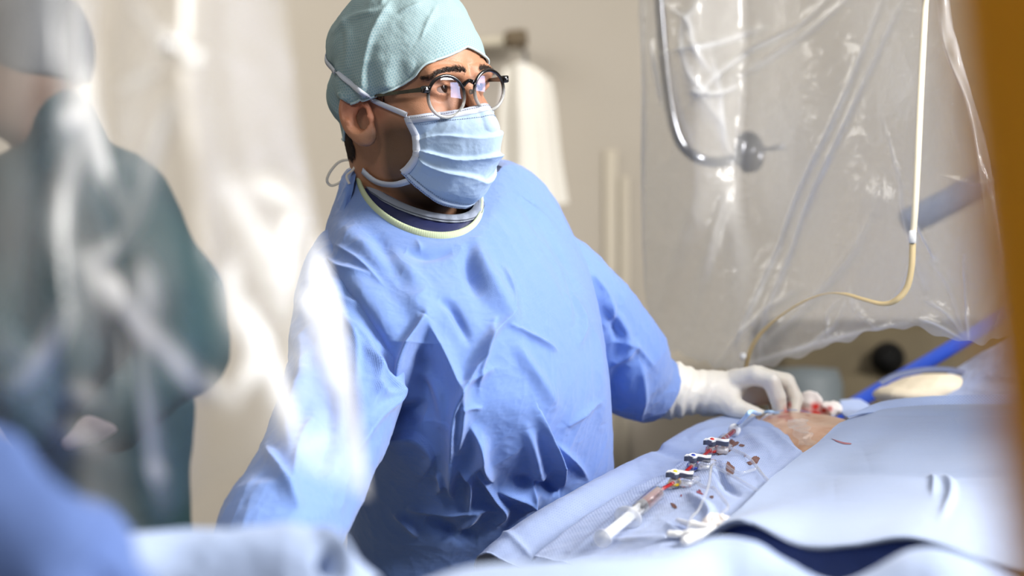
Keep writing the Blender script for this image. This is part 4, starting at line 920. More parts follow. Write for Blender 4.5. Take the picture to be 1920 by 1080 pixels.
V, F = lathe([(0, 0), (.0020, 0), (.0020, .012), (0, .012)], b-ax*.008, ax, 12); mesh_obj('tip_blood', V, F, m_blood, sy)
tag(sy, 'clear syringe half filled with dark blood, lying on the perforated drape', 'syringe')

# manifold of three stopcocks
s_px = [((1266, 896), lin((236, 198, 30))), ((1300, 865), lin((30, 62, 170))), ((1335, 833), lin((196, 26, 24)))]
mf = empty('stopcock_manifold', H(1300, 880))
pts = [b+ax*.002, H(1267, 915, .0075), H(1301, 884, .0075), H(1336, 853, .0075), H(1352, 838, .0075)]
tube_obj('flow_channel', pts, .0022, m_blood, mf, 10, 40)
for i in range(3):
    p = pts[i+1]; d = pts[i+2]-pts[i]; d /= np.linalg.norm(d); (x, y), cc = s_px[i]
    st = empty('stopcock', p-[0, 0, .011], mf)
    V, F = lathe([(0, -.006), (.0055, -.006), (.0058, -.002), (.0058, .003), (.0048, .0055), (0, .0055)], p, nrm, 20); mesh_obj('valve_body', V, F, m_milk, st)
    V, F = lathe([(.0032, -.017), (.0044, -.016), (.0044, -.008), (.0036, -.006), (.0036, .006), (.0044, .008), (.0044, .013), (.0032, .014)], p, d, 16); mesh_obj('side_port', V, F, m_clear, st)
    sd = np.cross(d, nrm); V, F = lathe([(.0030, .004), (.0036, .008), (.0046, .011), (.0046, .020), (.0, .020)], p, sd*[1, 1, 1]*np.sign(sd[0]), 16); mesh_obj('branch_port', V, F, m_milk, st)
    V, F = lathe([(0, .0050), (.0042, .0050), (.0044, .0062), (0, .0062)], p, nrm, 20); m_c = mat('cap_colour_%d' % i, cc, .35); mesh_obj('colour_ring', V, F, m_c, st)
    V, F = lathe([(.0048, -.002), (.0070, -.001), (.0070, .0015), (.0048, .002)], p-[0, 0, .001], nrm, 20); mesh_obj('colour_collar', V, F, m_c, st)
    top = p+nrm*.0095
    def wing(dx, l, w, wob):
        dx = np.array(dx, float); dx /= np.linalg.norm(dx); s_ = np.cross(nrm, dx); k = 12; t = np.linspace(0, 1, k); cen = top+np.outer(t*l, dx)+np.outer(np.sin(t*6.0)*wob, s_)
        W_ = w*(1+.15*np.cos(t*6))[:, None]; G = np.stack([cen+s_*W_/2-nrm*.0034, cen-s_*W_/2-nrm*.0034, cen-s_*W_/2+nrm*.0026, cen+s_*W_/2+nrm*.0026], 1)
        F = [tuple(f) for f in grid_faces(k, 4, True)]+[(3, 2, 1, 0), tuple((k-1)*4+np.arange(4))]; T = G[:, 2:]+nrm*.0001; T2 = T+nrm*.0008
        GT = np.concatenate([T, T2[:, ::-1]], 1); return (G.reshape(-1, 3), F), (GT.reshape(-1, 3), F)
    mg, mw = MB(), MB()
    for q in (((1, -.28, 0), .0205, .0056, .0013), ((-1, .75, 0), .0105, .0050, .0004), ((-.55, -1, 0), .0075, .0050, .0003)):
        g_, w_ = wing(*q); mg.add(*g_); mw.add(*w_)
    V, F = lathe([(0, -.0034), (.0052, -.0034), (.0052, .0026), (0, .0026)], top, nrm, 20); mg.add(V, F)
    V, F = lathe([(0, .0027), (.0054, .0027), (.0054, .0036), (0, .0036)], top, nrm, 20); mw.add(V, F)
    mg.obj('lever', m_grey, st, smooth=False); mw.obj('lever_top', m_wp, st, smooth=False)
    V, F = lathe([(0, .0037), (.0027, .0037), (.0022, .0046), (0, .0048)], top, nrm, 16); mesh_obj('colour_dot', V, F, m_c, st)
V, F = lathe([(.004, 0), (.0058, .002), (.0058, .012), (.0046, .014), (.0046, .020), (.0062, .022), (.0062, .026), (.003, .027)], pts[3]+(pts[4]-pts[3])*.9, H(1378, 818, .008)-pts[4], 20); mesh_obj('luer_lock', V, F, m_clear, mf)
q0 = H(1353, 838, .0075); q1 = H(1374, 820, .008); V, F = tube(cr(np.array([q0, (q0+q1)/2, q1]), 8), .0032, 10); mesh_obj('blood_core', V.reshape(-1, 3), F, m_blood, mf)
tag(mf, 'row of three grey-levered stopcocks, yellow, blue and red, on the perforated drape', 'stopcock')
# sheath and its blue catheter
hb = H(1374, 820, .008); he = H(1388, 808, .010); sh = empty('introducer_sheath', hb-[0, 0, .01])
V, F = lathe([(0, 0), (.0072, 0), (.0078, .003), (.0078, .010), (.0055, .014), (.0030, .018), (0, .019)], hb, he-hb, 20); mesh_obj('hub', V, F, m_wp, sh)
tube_obj('catheter', [hb+(he-hb)*.9, H(1397, 800, .010), H(1408, 792, .012), P(1424, 776, 2.43), P(1442, 772, 2.435), P(1466, 778, 2.45)], .0023, mat('pale_blue_tubing', lin((172, 206, 240)), .3, .5), sh, 10, 40)
tag(sh, 'white sheath hub with pale blue catheter leading to the gloved fingers', 'catheter')
# clear tubes
def tubing(pts, r, lab, up=.004, m=m_clear):
    q = [H(x, y, up if len(z) == 0 else z[0]) for x, y, *z in pts]; o = tube_obj('infusion_tube', q, r, m, None, 10, 80); tag(o, lab, 'tube', 'clear tubes on the drape'); return o
m_tube = clearmat('clear_tubing', .03, .08)
tubing([(1288, 1012), (1300, 990, .01), (1312, 962), (1325, 935, .012), (1338, 905, .014), (1350, 886, .012), (1362, 884, .008), (1378, 891), (1395, 893), (1420, 885)], .0017, 'clear tube arching up from the white clamp then turning right', m=m_tube)
tubing([(1283, 905, .011), (1300, 912, .008), (1322, 920), (1340, 928, .008), (1356, 942), (1366, 958), (1352, 972)], .0018, 'clear tube curving from the yellow stopcock down to the gauze', m=m_tube)
tubing([(1320, 880, .010), (1345, 887, .006), (1375, 900), (1400, 915), (1425, 930), (1445, 945)], .0018, 'clear tube from the blue stopcock running under the folded drape', m=m_tube)
tubing([(1112, 1028), (1160, 1018), (1210, 1017), (1250, 1012), (1290, 1004)], .0016, 'thin clear tube along the near edge below the syringe', m=m_tube)
tubing([(1352, 848, .010), (1375, 852, .006), (1400, 862), (1418, 880), (1432, 900), (1448, 915)], .0018, 'clear tube looping right from the red stopcock past the stains', m=m_tube)
# clear flow wings beside the manifold
for i, (x, y) in enumerate(((1330, 880), (1300, 912), (1358, 850))):
    p = H(x, y, .007); V, F = boxV(p, (.015, .006, .004), frame((0, 0, 1), pts[2]-pts[1]), .002); o = mesh_obj('tube_connector', V, F, m_clear)
    tag(o, ['clear connector block beside the blue stopcock', 'clear connector block beside the yellow stopcock', 'clear connector block beside the red stopcock'][i], 'connector', 'clear connectors')
# white plastic clamp
cl = [(H(1272, 984, .005), H(1300, 996, .006), .0022, .0042), (H(1300, 996, .006), H(1335, 1008, .007), .0046, .0062), (H(1258, 1010, .005), H(1270, 1011, .005), .0042, .0030), (H(1270, 1011, .005), H(1294, 1013, .006), .0030, .0044), (H(1294, 1013, .006), H(1325, 1012, .006), .0044, .0058), (H(1286, 1024, .005), H(1304, 1018, .006), .0052, .0056), (H(1304, 1018, .006), H(1330, 1014, .006), .0046, .0050)]
def sd_cl(p):
    d = None
    for a_, b_, r1, r2 in cl: q = dcap(p, a_, b_, r1, r2); d = q if d is None else smin(d, q, .004)
    return d
al = np.array([q for c in cl for q in c[:2]]); V, F = snets(sd_cl, al.min(0)-.014, al.max(0)+.014, .0015); o = mesh_obj('tube_clamp', V, F, m_wp); tag(o, 'white plastic clamp with prongs at the near edge of the drape', 'clamp')
def crumple(name, c, r, lab, m, seed, blood=None, fn=None):
    fn = fn or (lambda p: dell(p, c, r)); V, F = snets(fn, np.array(c)-np.array(r)*1.6, np.array(c)+np.array(r)*1.6, min(r)*.11); n = sgrad(fn, V)
    V = V+n*(min(r)*.45*fbm(V, 1.6/min(r), 3, seed, True))[:, None]; px = proj(V); bl = np.zeros(len(V))
    for x, y, q in blood or []: bl = np.maximum(bl, np.clip(1.3-np.hypot(px[:, 0]-x, (px[:, 1]-y)*1.2)/q+.3*fbm(V, 200, 2, 1), 0, 1))
    o = mesh_obj(name, V, F, m, attrs={'blood': bl}); tag(o, lab, 'gauze'); return o
m_gz = mat('gauze', lin((236, 228, 224)), .9, .1, bump=(400, .5, .002), attr=[('blood', lin((186, 40, 32)))])
crumple('gauze_swab', P(1532, 766, 2.56), (.034, .02, .022), 'blood-stained white gauze swab beside the gloved fingers', m_gz, 5, [(1530, 762, 12), (1508, 776, 14), (1556, 766, 7), (1530, 778, 18), (1545, 770, 8)], lambda p: smin(smin(dell(p, P(1520, 762, 2.56), (.014, .018, .018)), dell(p, P(1553, 768, 2.56), (.020, .018, .011)), .006), dell(p, P(1525, 778, 2.56), (.028, .02, .010)), .006))
crumple('gauze_swab', H(1348, 988, .004), (.016, .014, .008), 'white gauze swab partly under the folded drape, next to the clamp', m_gz, 9)
# blood marks soaked into the drape
def stain(name, poly, m, parent, b=BV, lift=.0005):
    poly = np.array(poly, float); c = poly.mean(0); pl = cr(poly, len(poly)*6, closed=True); pl = c+(pl-c)*(1+.07*np.sin(np.arange(len(pl))*.9+c[0])+.05*np.sin(np.arange(len(pl))*2.1+c[1]))[:, None]; rings = [c+(pl-c)*t for t in (0.02, .35, .7, 1.0)]
    V = [];
    for rr in rings:
        for x, y in rr:
            p, n = hit(b, x, y)
            V.append(p+n*lift if p is not None else V[-1])
    V = np.array(V); k = len(pl); mesh_obj(name, V, [tuple(f) for f in grid_faces(4, k, True)]+[tuple(range(k))[::-1]], m, parent)
for pl in ([(1342, 850), (1352, 838), (1368, 826), (1380, 828), (1386, 832), (1376, 838), (1370, 846), (1362, 852), (1350, 853)], [(1388, 833), (1396, 835), (1394, 838), (1386, 837)],
           [(1363, 866), (1372, 872), (1378, 880), (1374, 890), (1364, 890), (1362, 880)], [(1410, 858), (1420, 856), (1424, 862), (1418, 870), (1406, 872), (1400, 868), (1408, 864)],
           [(1395, 853), (1399, 855), (1396, 858)], [(1258, 944), (1264, 945), (1270, 952), (1266, 954), (1260, 949)], [(1333, 930), (1338, 931), (1337, 935), (1331, 933)]):
    stain('blood_stain', pl, m_dry, d2o)
for pl in ([(1278, 911), (1285, 913), (1284, 915), (1277, 913)], [(1308, 921), (1318, 926), (1317, 928), (1306, 924)], [(1292, 909), (1296, 912), (1293, 913)], [(1276, 929), (1279, 928), (1278, 932)], [(1310, 918), (1315, 921), (1312, 923)]):
    stain('blood_spot', pl, m_blood, d2o)
BB = bvh(bo)
stain('blood_streak', [(1560, 823), (1572, 827), (1584, 830), (1597, 832), (1590, 834), (1578, 832), (1568, 828)], mat('faint_blood', lin((156, 104, 112)), .8), bo, BB)
# clear dressing film stuck over the skin
BP = bvh(patient.children[0]); ff = []
m_film = clearmat('dressing_film', .06, .16, .12, (1, 1, 1, 1))
for j, y in enumerate(np.linspace(792, 838, 44)):
    r_ = []
    for x in np.linspace(1474+(y-792)*.55+3*math.sin(y*.35), 1512+(y-792)*.35+4*math.sin(y*.5), 44):
        p, n = hit(BP, x, y); r_.append(p if p is not None else P(x, y, 2.36))
    ff.append(r_)
ff = np.array(ff); ff = ff+gnormals(ff)*np.sign(gnormals(ff)[..., 2:3])*(.0035+.0042*fbm(ff, 90, 3, 6, True))[..., None]
o = mesh_obj('dressing_film', ff.reshape(-1, 3), grid_faces(44, 44), m_film); tag(o, 'wrinkled clear dressing film over the patch of skin', 'dressing')
# ---------------------------------------------------------------- steel pole, straps and clear covers
pole = empty('infusion_pole', P(1310, 297, 2.98))
tube_obj('bent_tube', PP([(1160, -1290, 2.95), (1205, -500, 2.95), (1226, -120, 2.95), (1236, 0, 2.95), (1244, 100, 2.95), (1254, 185, 2.95), (1265, 240, 2.95), (1282, 276, 2.95), (1312, 298, 2.95), (1350, 304, 2.97), (1400, 292, 3.0)]), .0085, mat('chrome', lin((118, 120, 126)), .12, metal=1), pole, 16, 90)
wc = P(1406, 285, 2.99); wa = np.array([.75, -.65, .05]); m_chr = mat('dark_chrome', lin((84, 84, 88)), .18, metal=1)
V, F = lathe([(0, -.012), (.030, -.012), (.034, -.008), (.034, .004), (.030, .009), (.022, .009), (.020, .003), (.010, .003), (.009, .012), (0, .012)], wc, wa, 32); w = mesh_obj('clamp_wheel', V, F, m_chr, pole)
V, F = lathe([(0, -.001), (.021, -.001), (.021, .001), (0, .001)], wc+wa*.004, wa, 24); mesh_obj('wheel_face', V, F, m_black, w)
tube_obj('knob_pin', [wc, wc+wa*.02+[.02, 0, .004], wc+wa*.03+[.032, 0, .006]], .004, m_chr, w, 10)
tag(pole, 'bent chrome tube with a round clamp wheel inside the clear curtain', 'pole')
arm = tube_obj('monitor_arm', PP([(1700, 418, 3.2), (1780, 378, 3.15), (1880, 326, 3.1), (2000, 262, 3.05), (2300, 110, 2.95), (2700, -90, 2.9)]), .024, mat('slate_enamel', lin((112, 122, 146)), .4), None, 16, 30); tag(arm, 'slate grey equipment arm crossing behind the clear curtain at the right', 'arm')
# display he looks at, out of the picture to the right
mo = empty('wall_monitor', (1.12, 1.62, 1.62)); lc = np.array(rims[0][0]); mc = lc+1.22*np.array([.965, -.22, .10]); Rm = frame(lc-mc, (0, 0, 1.))
V, F = boxV(mc-Rm[:, 2]*.03, (.165, .22, .025), Rm, .01); mesh_obj('monitor_case', V, F, m_black, mo)
V, F = boxV(mc, (.15, .20, .003), Rm); mesh_obj('screen', V, F, mat('lit_screen', (.1, .1, .1, 1), .3, emit=((.66, .74, 1, 1), 9)), mo, smooth=False)
tube_obj('ceiling_stem', [mc-Rm[:, 2]*.06, mc-Rm[:, 2]*.06+[0, 0, .5], [mc[0]+.05, mc[1], 3.0]], .02, m_steel, mo, 12, 12)
tag(mo, 'lit display right of the picture, seen only as bluish reflections in the lenses', 'monitor')

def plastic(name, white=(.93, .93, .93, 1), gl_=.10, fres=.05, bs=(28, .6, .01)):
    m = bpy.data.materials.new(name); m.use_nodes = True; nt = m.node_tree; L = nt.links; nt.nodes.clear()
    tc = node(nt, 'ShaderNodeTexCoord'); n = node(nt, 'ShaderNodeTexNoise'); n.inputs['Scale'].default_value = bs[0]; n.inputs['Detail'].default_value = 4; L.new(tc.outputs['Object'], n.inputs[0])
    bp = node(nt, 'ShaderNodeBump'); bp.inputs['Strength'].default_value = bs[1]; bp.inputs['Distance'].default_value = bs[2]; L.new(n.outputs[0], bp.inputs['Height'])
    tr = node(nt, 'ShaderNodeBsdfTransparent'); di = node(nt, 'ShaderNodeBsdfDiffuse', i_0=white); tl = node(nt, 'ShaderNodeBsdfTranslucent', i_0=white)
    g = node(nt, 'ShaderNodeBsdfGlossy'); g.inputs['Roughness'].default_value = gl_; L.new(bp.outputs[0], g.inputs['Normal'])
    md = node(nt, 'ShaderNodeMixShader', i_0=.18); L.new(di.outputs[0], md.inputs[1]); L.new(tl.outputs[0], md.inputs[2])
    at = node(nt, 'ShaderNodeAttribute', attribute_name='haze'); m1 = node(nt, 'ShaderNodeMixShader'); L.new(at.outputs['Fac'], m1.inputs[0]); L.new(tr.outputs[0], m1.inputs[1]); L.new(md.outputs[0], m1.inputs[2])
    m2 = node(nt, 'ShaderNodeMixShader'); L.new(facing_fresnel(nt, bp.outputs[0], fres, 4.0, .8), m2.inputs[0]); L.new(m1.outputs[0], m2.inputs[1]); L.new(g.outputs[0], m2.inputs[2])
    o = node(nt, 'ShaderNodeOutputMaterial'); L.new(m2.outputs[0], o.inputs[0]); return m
def film(name, G, m, lab, strokes, base, seed, amp, sc, cuts=(), hz=1.0, cat='curtain'):
    """strokes: (points px, width px, fold height m, kind, whiteness painted in for the bright highlight)"""
    n = gnormals(G); n *= np.sign(-n[..., 1:2]+1e-9); px = proj(G)
    G2 = G+n*(stroke_field(px, [s[:4] for s in strokes])+amp*fbm(G, sc, 4, seed, True))[..., None]
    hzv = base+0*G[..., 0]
    for p, w, a, k, h in strokes: hzv = hzv+h*hz*np.clip(np.abs(stroke_field(px, [(p, w, 1, 'r')])), 0, 1)*(.75+.35*fbm(G, 30, 2, seed))  # highlight streaks painted into the film as extra whiteness
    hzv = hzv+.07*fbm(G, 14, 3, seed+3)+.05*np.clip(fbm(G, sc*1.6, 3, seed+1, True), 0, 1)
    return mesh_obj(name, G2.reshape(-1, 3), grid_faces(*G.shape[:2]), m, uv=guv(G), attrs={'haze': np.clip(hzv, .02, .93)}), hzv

# right curtain: a thin clear equipment cover
Rt = patch([[(1190, -900, 2.94), (1290, -900, 2.84), (1400, -900, 2.88), (1490, -900, 2.76), (1580, -900, 2.68), (1670, -900, 2.56), (1730, -900, 2.50), (1735, -900, 2.56)],
            [(1196, -60, 2.92), (1300, -60, 2.80), (1400, -60, 2.86), (1500, -60, 2.72), (1600, -60, 2.62), (1700, -60, 2.48), (1768, -60, 2.40), (1772, -60, 2.5)],
            [(1203, 120, 2.90), (1300, 120, 2.76), (1400, 120, 2.84), (1510, 120, 2.68), (1620, 120, 2.58), (1720, 120, 2.42), (1795, 110, 2.34), (1800, 110, 2.48)],
            [(1205, 300, 2.90), (1300, 300, 2.80), (1400, 300, 2.82), (1510, 300, 2.66), (1620, 300, 2.54), (1730, 300, 2.40), (1838, 280, 2.30), (1844, 280, 2.46)],
            [(1206, 450, 2.90), (1300, 450, 2.82), (1395, 450, 2.78), (1500, 450, 2.68), (1620, 450, 2.50), (1740, 430, 2.38), (1866, 420, 2.28), (1874, 410, 2.44)],
            [(1212, 560, 2.90), (1300, 570, 2.82), (1380, 580, 2.74), (1480, 570, 2.66), (1600, 560, 2.50), (1730, 540, 2.38), (1880, 520, 2.28), (1890, 500, 2.44)],
            [(1228, 645, 2.88), (1300, 672, 2.80), (1370, 694, 2.72), (1445, 686, 2.66), (1560, 648, 2.52), (1690, 614, 2.40), (1816, 642, 2.30), (1905, 628, 2.36)]], 420, 560)
tt = np.linspace(0, 1, 560)[:, None, None]; edge_w = .004*np.sin(np.linspace(0, 90, 420))*np.sin(np.linspace(0, 23, 420)); Rt = Rt+(tt**34)*edge_w[None, :, None]*np.array([0, .4, 1.])
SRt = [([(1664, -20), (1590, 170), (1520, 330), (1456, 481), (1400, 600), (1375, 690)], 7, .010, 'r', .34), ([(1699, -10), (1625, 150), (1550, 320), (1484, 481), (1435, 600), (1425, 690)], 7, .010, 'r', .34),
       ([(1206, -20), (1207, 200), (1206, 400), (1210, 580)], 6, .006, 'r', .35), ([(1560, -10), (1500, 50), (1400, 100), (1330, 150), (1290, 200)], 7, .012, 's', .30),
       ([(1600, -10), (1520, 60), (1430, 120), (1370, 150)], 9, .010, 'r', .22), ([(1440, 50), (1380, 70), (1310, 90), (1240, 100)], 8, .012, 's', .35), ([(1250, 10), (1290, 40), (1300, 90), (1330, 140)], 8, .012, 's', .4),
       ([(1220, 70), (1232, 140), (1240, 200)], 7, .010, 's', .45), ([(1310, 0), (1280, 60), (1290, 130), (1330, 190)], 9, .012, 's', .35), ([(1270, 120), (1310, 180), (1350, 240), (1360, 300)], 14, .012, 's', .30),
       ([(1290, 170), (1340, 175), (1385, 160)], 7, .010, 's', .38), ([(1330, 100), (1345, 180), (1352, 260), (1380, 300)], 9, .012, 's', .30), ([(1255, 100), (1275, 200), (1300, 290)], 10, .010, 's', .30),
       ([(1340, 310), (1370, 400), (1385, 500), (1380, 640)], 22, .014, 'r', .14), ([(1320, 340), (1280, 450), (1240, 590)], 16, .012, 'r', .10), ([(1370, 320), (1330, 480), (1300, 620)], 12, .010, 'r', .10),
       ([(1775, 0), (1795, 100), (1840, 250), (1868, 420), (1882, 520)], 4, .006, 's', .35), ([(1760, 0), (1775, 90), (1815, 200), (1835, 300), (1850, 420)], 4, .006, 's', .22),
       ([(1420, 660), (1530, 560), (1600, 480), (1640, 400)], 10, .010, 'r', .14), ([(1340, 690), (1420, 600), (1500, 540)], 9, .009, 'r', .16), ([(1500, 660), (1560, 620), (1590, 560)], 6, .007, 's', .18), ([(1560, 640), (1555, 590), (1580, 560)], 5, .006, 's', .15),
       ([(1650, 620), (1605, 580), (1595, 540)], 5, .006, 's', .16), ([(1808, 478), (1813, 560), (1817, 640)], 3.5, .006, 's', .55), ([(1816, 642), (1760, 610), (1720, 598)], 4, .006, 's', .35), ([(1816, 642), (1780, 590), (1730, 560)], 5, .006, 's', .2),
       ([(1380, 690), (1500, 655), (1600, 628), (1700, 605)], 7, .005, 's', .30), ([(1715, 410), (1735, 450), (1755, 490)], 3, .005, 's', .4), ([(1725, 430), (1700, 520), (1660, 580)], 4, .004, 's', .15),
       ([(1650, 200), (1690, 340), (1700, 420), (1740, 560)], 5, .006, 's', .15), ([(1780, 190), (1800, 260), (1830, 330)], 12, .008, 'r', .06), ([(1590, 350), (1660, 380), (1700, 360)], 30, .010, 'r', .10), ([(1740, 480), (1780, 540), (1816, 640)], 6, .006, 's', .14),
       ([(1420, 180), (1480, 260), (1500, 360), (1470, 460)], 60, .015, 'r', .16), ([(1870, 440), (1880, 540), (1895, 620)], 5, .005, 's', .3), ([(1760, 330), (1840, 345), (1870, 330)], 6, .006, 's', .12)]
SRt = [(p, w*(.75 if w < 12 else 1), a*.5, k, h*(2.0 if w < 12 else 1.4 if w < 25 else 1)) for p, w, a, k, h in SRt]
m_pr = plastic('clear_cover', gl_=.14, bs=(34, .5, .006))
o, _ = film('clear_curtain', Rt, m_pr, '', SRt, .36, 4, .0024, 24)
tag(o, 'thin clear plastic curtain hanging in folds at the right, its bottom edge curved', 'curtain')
# cream strap with its buckle
m_strap = mat('cream_strap', lin((232, 220, 192)), .5, .3)
sp = cr(PP([(1736, -900, 2.50), (1740, -400, 2.42), (1738, -60, 2.36), (1734, 20, 2.36), (1727, 150, 2.35), (1721, 280, 2.33), (1716, 380, 2.32), (1712, 435, 2.32)]), 60); st_ = empty('elastic_strap', P(1712, 445, 2.30))
V, F = ribbon(sp, np.tile([[.15, -1, 0]], (60, 1)), .0085, .0012); mesh_obj('band', V, F, m_strap, st_)
sp = cr(PP([(1711, 452, 2.32), (1709, 500, 2.32), (1700, 540, 2.32), (1680, 563, 2.32), (1655, 570, 2.33), (1620, 562, 2.35), (1580, 551, 2.38), (1540, 553, 2.44), (1490, 575, 2.5), (1440, 612, 2.56), (1410, 650, 2.58), (1395, 700, 2.6)]), 120)
bw = np.interp(np.linspace(0, 1, 120), [0, .3, .5, 1], [.0085, .0075, .0055, .0062]); V, F = ribbon(sp, np.tile([[.1, -.85, .5]], (120, 1)), bw, .0012); mesh_obj('band', V, F, mat('amber_strap', lin((224, 200, 150)), .45, .3), st_)
V, F = boxV(P(1711, 444, 2.318), (.0046, .0015, .0085), bev=.0012); mesh_obj('buckle', V, F, mat('pearl_clip', lin((240, 238, 230)), .3), st_)
V, F = lathe([(0, -.003), (.005, -.003), (.005, .003), (0, .003)], P(1393, 668, 2.58), (0, -1, .2), 16); mesh_obj('button', V, F, m_wp, st_)
tag(st_, 'narrow cream strap hanging in front of the clear curtain and curling left', 'strap')

# left cover: the near, strongly blurred plastic
Lt = patch([[(-260, -900, 1.02), (-60, -900, 1.04), (80, -900, 1.0), (200, -900, 1.04), (320, -900, 1.0), (430, -900, 1.02), (520, -900, 1.06)],
            [(-260, -160, 0.98), (-60, -160, 1.04), (80, -160, 0.96), (200, -160, 1.04), (320, -160, 0.98), (430, -160, 1.02), (520, -160, 1.08)],
            [(-260, 120, 0.98), (-60, 120, 1.04), (90, 120, 0.94), (190, 120, 1.04), (320, 120, 0.96), (440, 120, 1.02), (545, 120, 1.08)],
            [(-260, 340, 0.98), (-60, 340, 1.02), (90, 340, 0.96), (210, 340, 1.02), (340, 340, 0.96), (470, 340, 1.02), (575, 330, 1.08)],
            [(-260, 560, 0.98), (-60, 560, 1.02), (110, 560, 0.94), (230, 560, 1.02), (370, 560, 0.96), (490, 560, 1.02), (622, 550, 1.07)],
            [(-260, 780, 0.98), (-60, 780, 1.00), (120, 780, 0.96), (250, 780, 1.00), (390, 790, 0.98), (520, 790, 1.02), (662, 770, 1.06)],
            [(-260, 960, 0.98), (-60, 960, 1.00), (130, 975, 0.96), (270, 1000, 1.00), (410, 900, 1.00), (540, 880, 1.02), (690, 935, 1.05)]], 320, 480)
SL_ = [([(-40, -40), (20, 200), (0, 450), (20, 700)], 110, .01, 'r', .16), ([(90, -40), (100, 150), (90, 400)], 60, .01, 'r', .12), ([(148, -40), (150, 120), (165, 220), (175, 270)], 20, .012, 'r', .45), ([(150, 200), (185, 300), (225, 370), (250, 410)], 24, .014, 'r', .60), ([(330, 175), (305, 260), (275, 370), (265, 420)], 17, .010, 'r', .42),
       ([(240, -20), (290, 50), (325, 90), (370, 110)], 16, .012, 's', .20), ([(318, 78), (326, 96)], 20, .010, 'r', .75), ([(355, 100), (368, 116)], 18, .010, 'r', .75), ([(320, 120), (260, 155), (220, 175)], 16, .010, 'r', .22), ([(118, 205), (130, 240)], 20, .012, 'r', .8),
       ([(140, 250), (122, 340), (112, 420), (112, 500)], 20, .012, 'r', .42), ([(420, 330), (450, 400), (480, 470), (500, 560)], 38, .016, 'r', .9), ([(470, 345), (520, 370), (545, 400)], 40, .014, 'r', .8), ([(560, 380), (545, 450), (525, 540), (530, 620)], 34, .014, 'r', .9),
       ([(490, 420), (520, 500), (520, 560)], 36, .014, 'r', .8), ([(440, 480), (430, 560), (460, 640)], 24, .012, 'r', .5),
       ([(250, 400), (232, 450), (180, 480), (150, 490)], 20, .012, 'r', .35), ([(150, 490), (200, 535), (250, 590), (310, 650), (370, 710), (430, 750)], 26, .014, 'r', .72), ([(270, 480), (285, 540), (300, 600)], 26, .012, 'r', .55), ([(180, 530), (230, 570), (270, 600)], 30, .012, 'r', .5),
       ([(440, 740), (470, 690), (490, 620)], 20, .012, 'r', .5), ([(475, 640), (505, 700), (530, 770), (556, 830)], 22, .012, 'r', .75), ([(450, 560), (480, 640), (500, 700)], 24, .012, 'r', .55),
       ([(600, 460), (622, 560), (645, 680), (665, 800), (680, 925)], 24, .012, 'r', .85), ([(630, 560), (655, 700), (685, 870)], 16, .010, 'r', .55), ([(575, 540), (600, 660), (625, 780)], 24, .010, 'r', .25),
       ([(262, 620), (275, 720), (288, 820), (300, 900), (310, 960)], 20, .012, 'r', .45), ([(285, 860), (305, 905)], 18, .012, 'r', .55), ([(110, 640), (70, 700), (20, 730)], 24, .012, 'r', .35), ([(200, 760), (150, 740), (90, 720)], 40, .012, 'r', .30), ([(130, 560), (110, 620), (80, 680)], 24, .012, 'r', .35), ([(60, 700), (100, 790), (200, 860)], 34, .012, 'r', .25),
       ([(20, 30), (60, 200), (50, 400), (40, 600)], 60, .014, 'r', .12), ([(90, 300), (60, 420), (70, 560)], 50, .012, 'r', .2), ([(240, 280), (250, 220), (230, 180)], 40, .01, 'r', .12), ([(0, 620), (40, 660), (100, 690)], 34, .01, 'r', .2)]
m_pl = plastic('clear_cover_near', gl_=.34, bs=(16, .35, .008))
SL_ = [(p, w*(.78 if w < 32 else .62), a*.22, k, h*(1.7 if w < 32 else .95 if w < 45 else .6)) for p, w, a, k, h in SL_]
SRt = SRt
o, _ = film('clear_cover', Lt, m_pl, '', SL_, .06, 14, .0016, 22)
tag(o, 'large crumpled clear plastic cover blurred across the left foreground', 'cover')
# amber lead-acrylic shield, close at the right
m_amb = bpy.data.materials.new('amber_acrylic'); m_amb.use_nodes = True; nt = m_amb.node_tree; pb_ = nt.nodes['Principled BSDF']; pb_.inputs['Base Color'].default_value = lin((206, 166, 72)); pb_.inputs['Roughness'].default_value = .3
tl_ = node(nt, 'ShaderNodeBsdfTranslucent', i_0=lin((232, 190, 90))); mx_ = node(nt, 'ShaderNodeMixShader', i_0=.55); nt.links.new(pb_.outputs[0], mx_.inputs[1]); nt.links.new(tl_.outputs[0], mx_.inputs[2]); nt.links.new(mx_.outputs[0], nt.nodes['Material Output'].inputs[0])
e0, e1 = P(1768, -200, .45), P(1918, 1250, .45); V = np.array([e0, e1, e1+[.12, .03, 0], e0+[.14, .03, 0]]); V = np.concatenate([V, V+[0, .008, 0]])
o = mesh_obj('amber_shield', V, [(0, 1, 2, 3), (7, 6, 5, 4), (0, 4, 5, 1), (1, 5, 6, 2), (2, 6, 7, 3), (3, 7, 4, 0)], m_amb, smooth=False); tag(o, 'amber acrylic shield very close at the right edge, out of focus', 'shield')

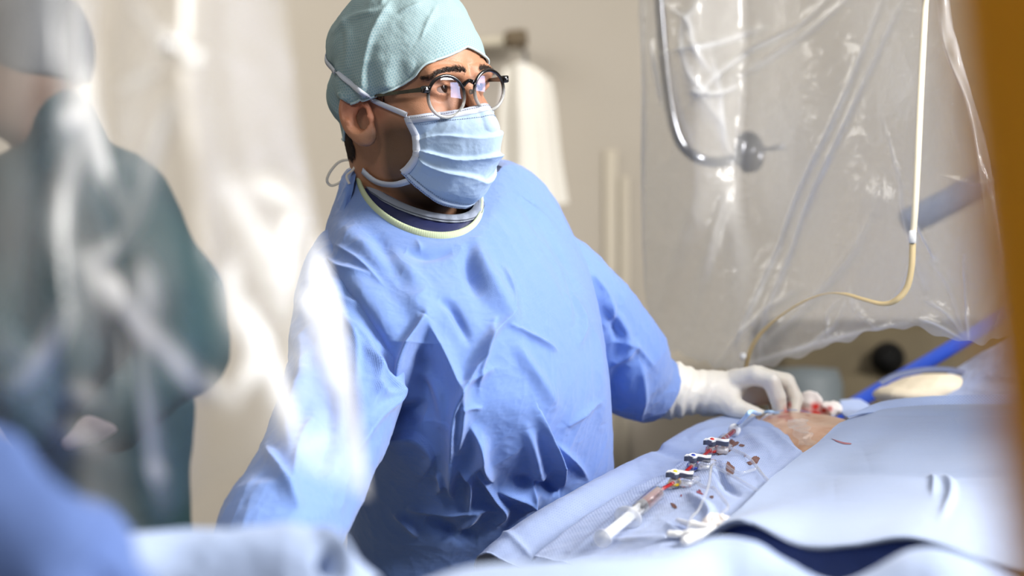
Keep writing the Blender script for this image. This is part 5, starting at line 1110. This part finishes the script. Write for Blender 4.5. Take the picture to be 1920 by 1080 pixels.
# ---------------------------------------------------------------- second person behind the left cover
def q_(x, y, D): return P(x, y, D)
def sd_p2(p):
    d = dcap(p, q_(165, 470, 3.15), q_(190, 760, 3.12), .155, .14); d = smin(d, dcap(p, q_(190, 760, 3.12), q_(200, 1250, 3.12), .14, .15), .06)
    d = smin(d, dcap(p, q_(110, 230, 3.15), q_(150, 380, 3.15), .065, .08), .05)
    d = smin(d, dcap(p, q_(215, 395, 3.10), q_(315, 560, 3.02), .100, .082), .05); d = smin(d, dcap(p, q_(330, 560, 3.02), q_(345, 660, 2.98), .075, .070), .04)
    d = smin(d, dcap(p, q_(345, 660, 2.98), q_(215, 790, 2.85), .065, .05), .03)
    d = smin(d, dcap(p, q_(40, 400, 3.15), q_(-40, 640, 3.05), .10, .07), .06); d = smin(d, dcap(p, q_(-40, 640, 3.05), q_(60, 800, 2.9), .06, .045), .03)
    for s in (-.08, .09): d = smin(d, dcap(p, (q_(195, 1200, 3.12)[0]+s, 3.12, .72), (q_(195, 1200, 3.12)[0]+s, 3.12, .04), .10, .06), .05)
    return d
p2 = empty('person', (q_(195, 1200, 3.12)[0], 3.12, 0)); m_teal = mat('teal_gown', lin((54, 82, 88)), .8, .2, bump=(12, .5, .02), noise=(5, lin((44, 68, 80)), .7))
hc = q_(50, 120, 3.15)
def sd_h2(p): return smin(smin(dell(p, hc, (.085, .10, .115)), dell(p, hc+[-.03, -.03, -.06], (.06, .07, .07)), .03), dcap(p, hc-[0, 0, .08], q_(110, 300, 3.15), .055, .06), .02)
lo, hi = np.array([-1.05, 2.7, -.02]), np.array([-.42, 3.4, 1.75])
V, F = snets(lambda p: sd_h2(p), hc-.25, hc+.22, .008); mesh_obj('body', V, F, mat('skin_second', lin((128, 104, 90)), .5), p2)
V, F = snets(sd_p2, lo-[.1, 0, 0], hi, .011); V = V+sgrad(sd_p2, V)*(.008*fbm(V, 14, 3, 4, True))[:, None]; V[:, 2] = np.maximum(V[:, 2], 0); mesh_obj('gown', V, F, m_teal, p2)['label'] = 'dark teal gown'
V, F = snets(lambda p: smax(dell(p, hc+[.01, .01, .02], (.103, .118, .125)), -(p[..., 2]-hc[2]+.03), .01), hc-.2, hc+.2, .007); mesh_obj('surgical_cap', V, F, mat('grey_cap', lin((96, 100, 106)), .8), p2)['label'] = 'grey-blue bouffant cap'
V, F = snets(lambda p: smin(dell(p, q_(195, 800, 2.83), (.04, .035, .022)), dcap(p, q_(175, 805, 2.82), q_(130, 830, 2.80), .018, .012), .02), q_(150, 820, 2.82)-.12, q_(200, 800, 2.83)+.12, .004); mesh_obj('glove', V, F, mat('mauve_glove', lin((170, 160, 170)), .5), p2)
tag(p2, 'person in dark teal gown standing behind the blurred plastic at the left', 'person')
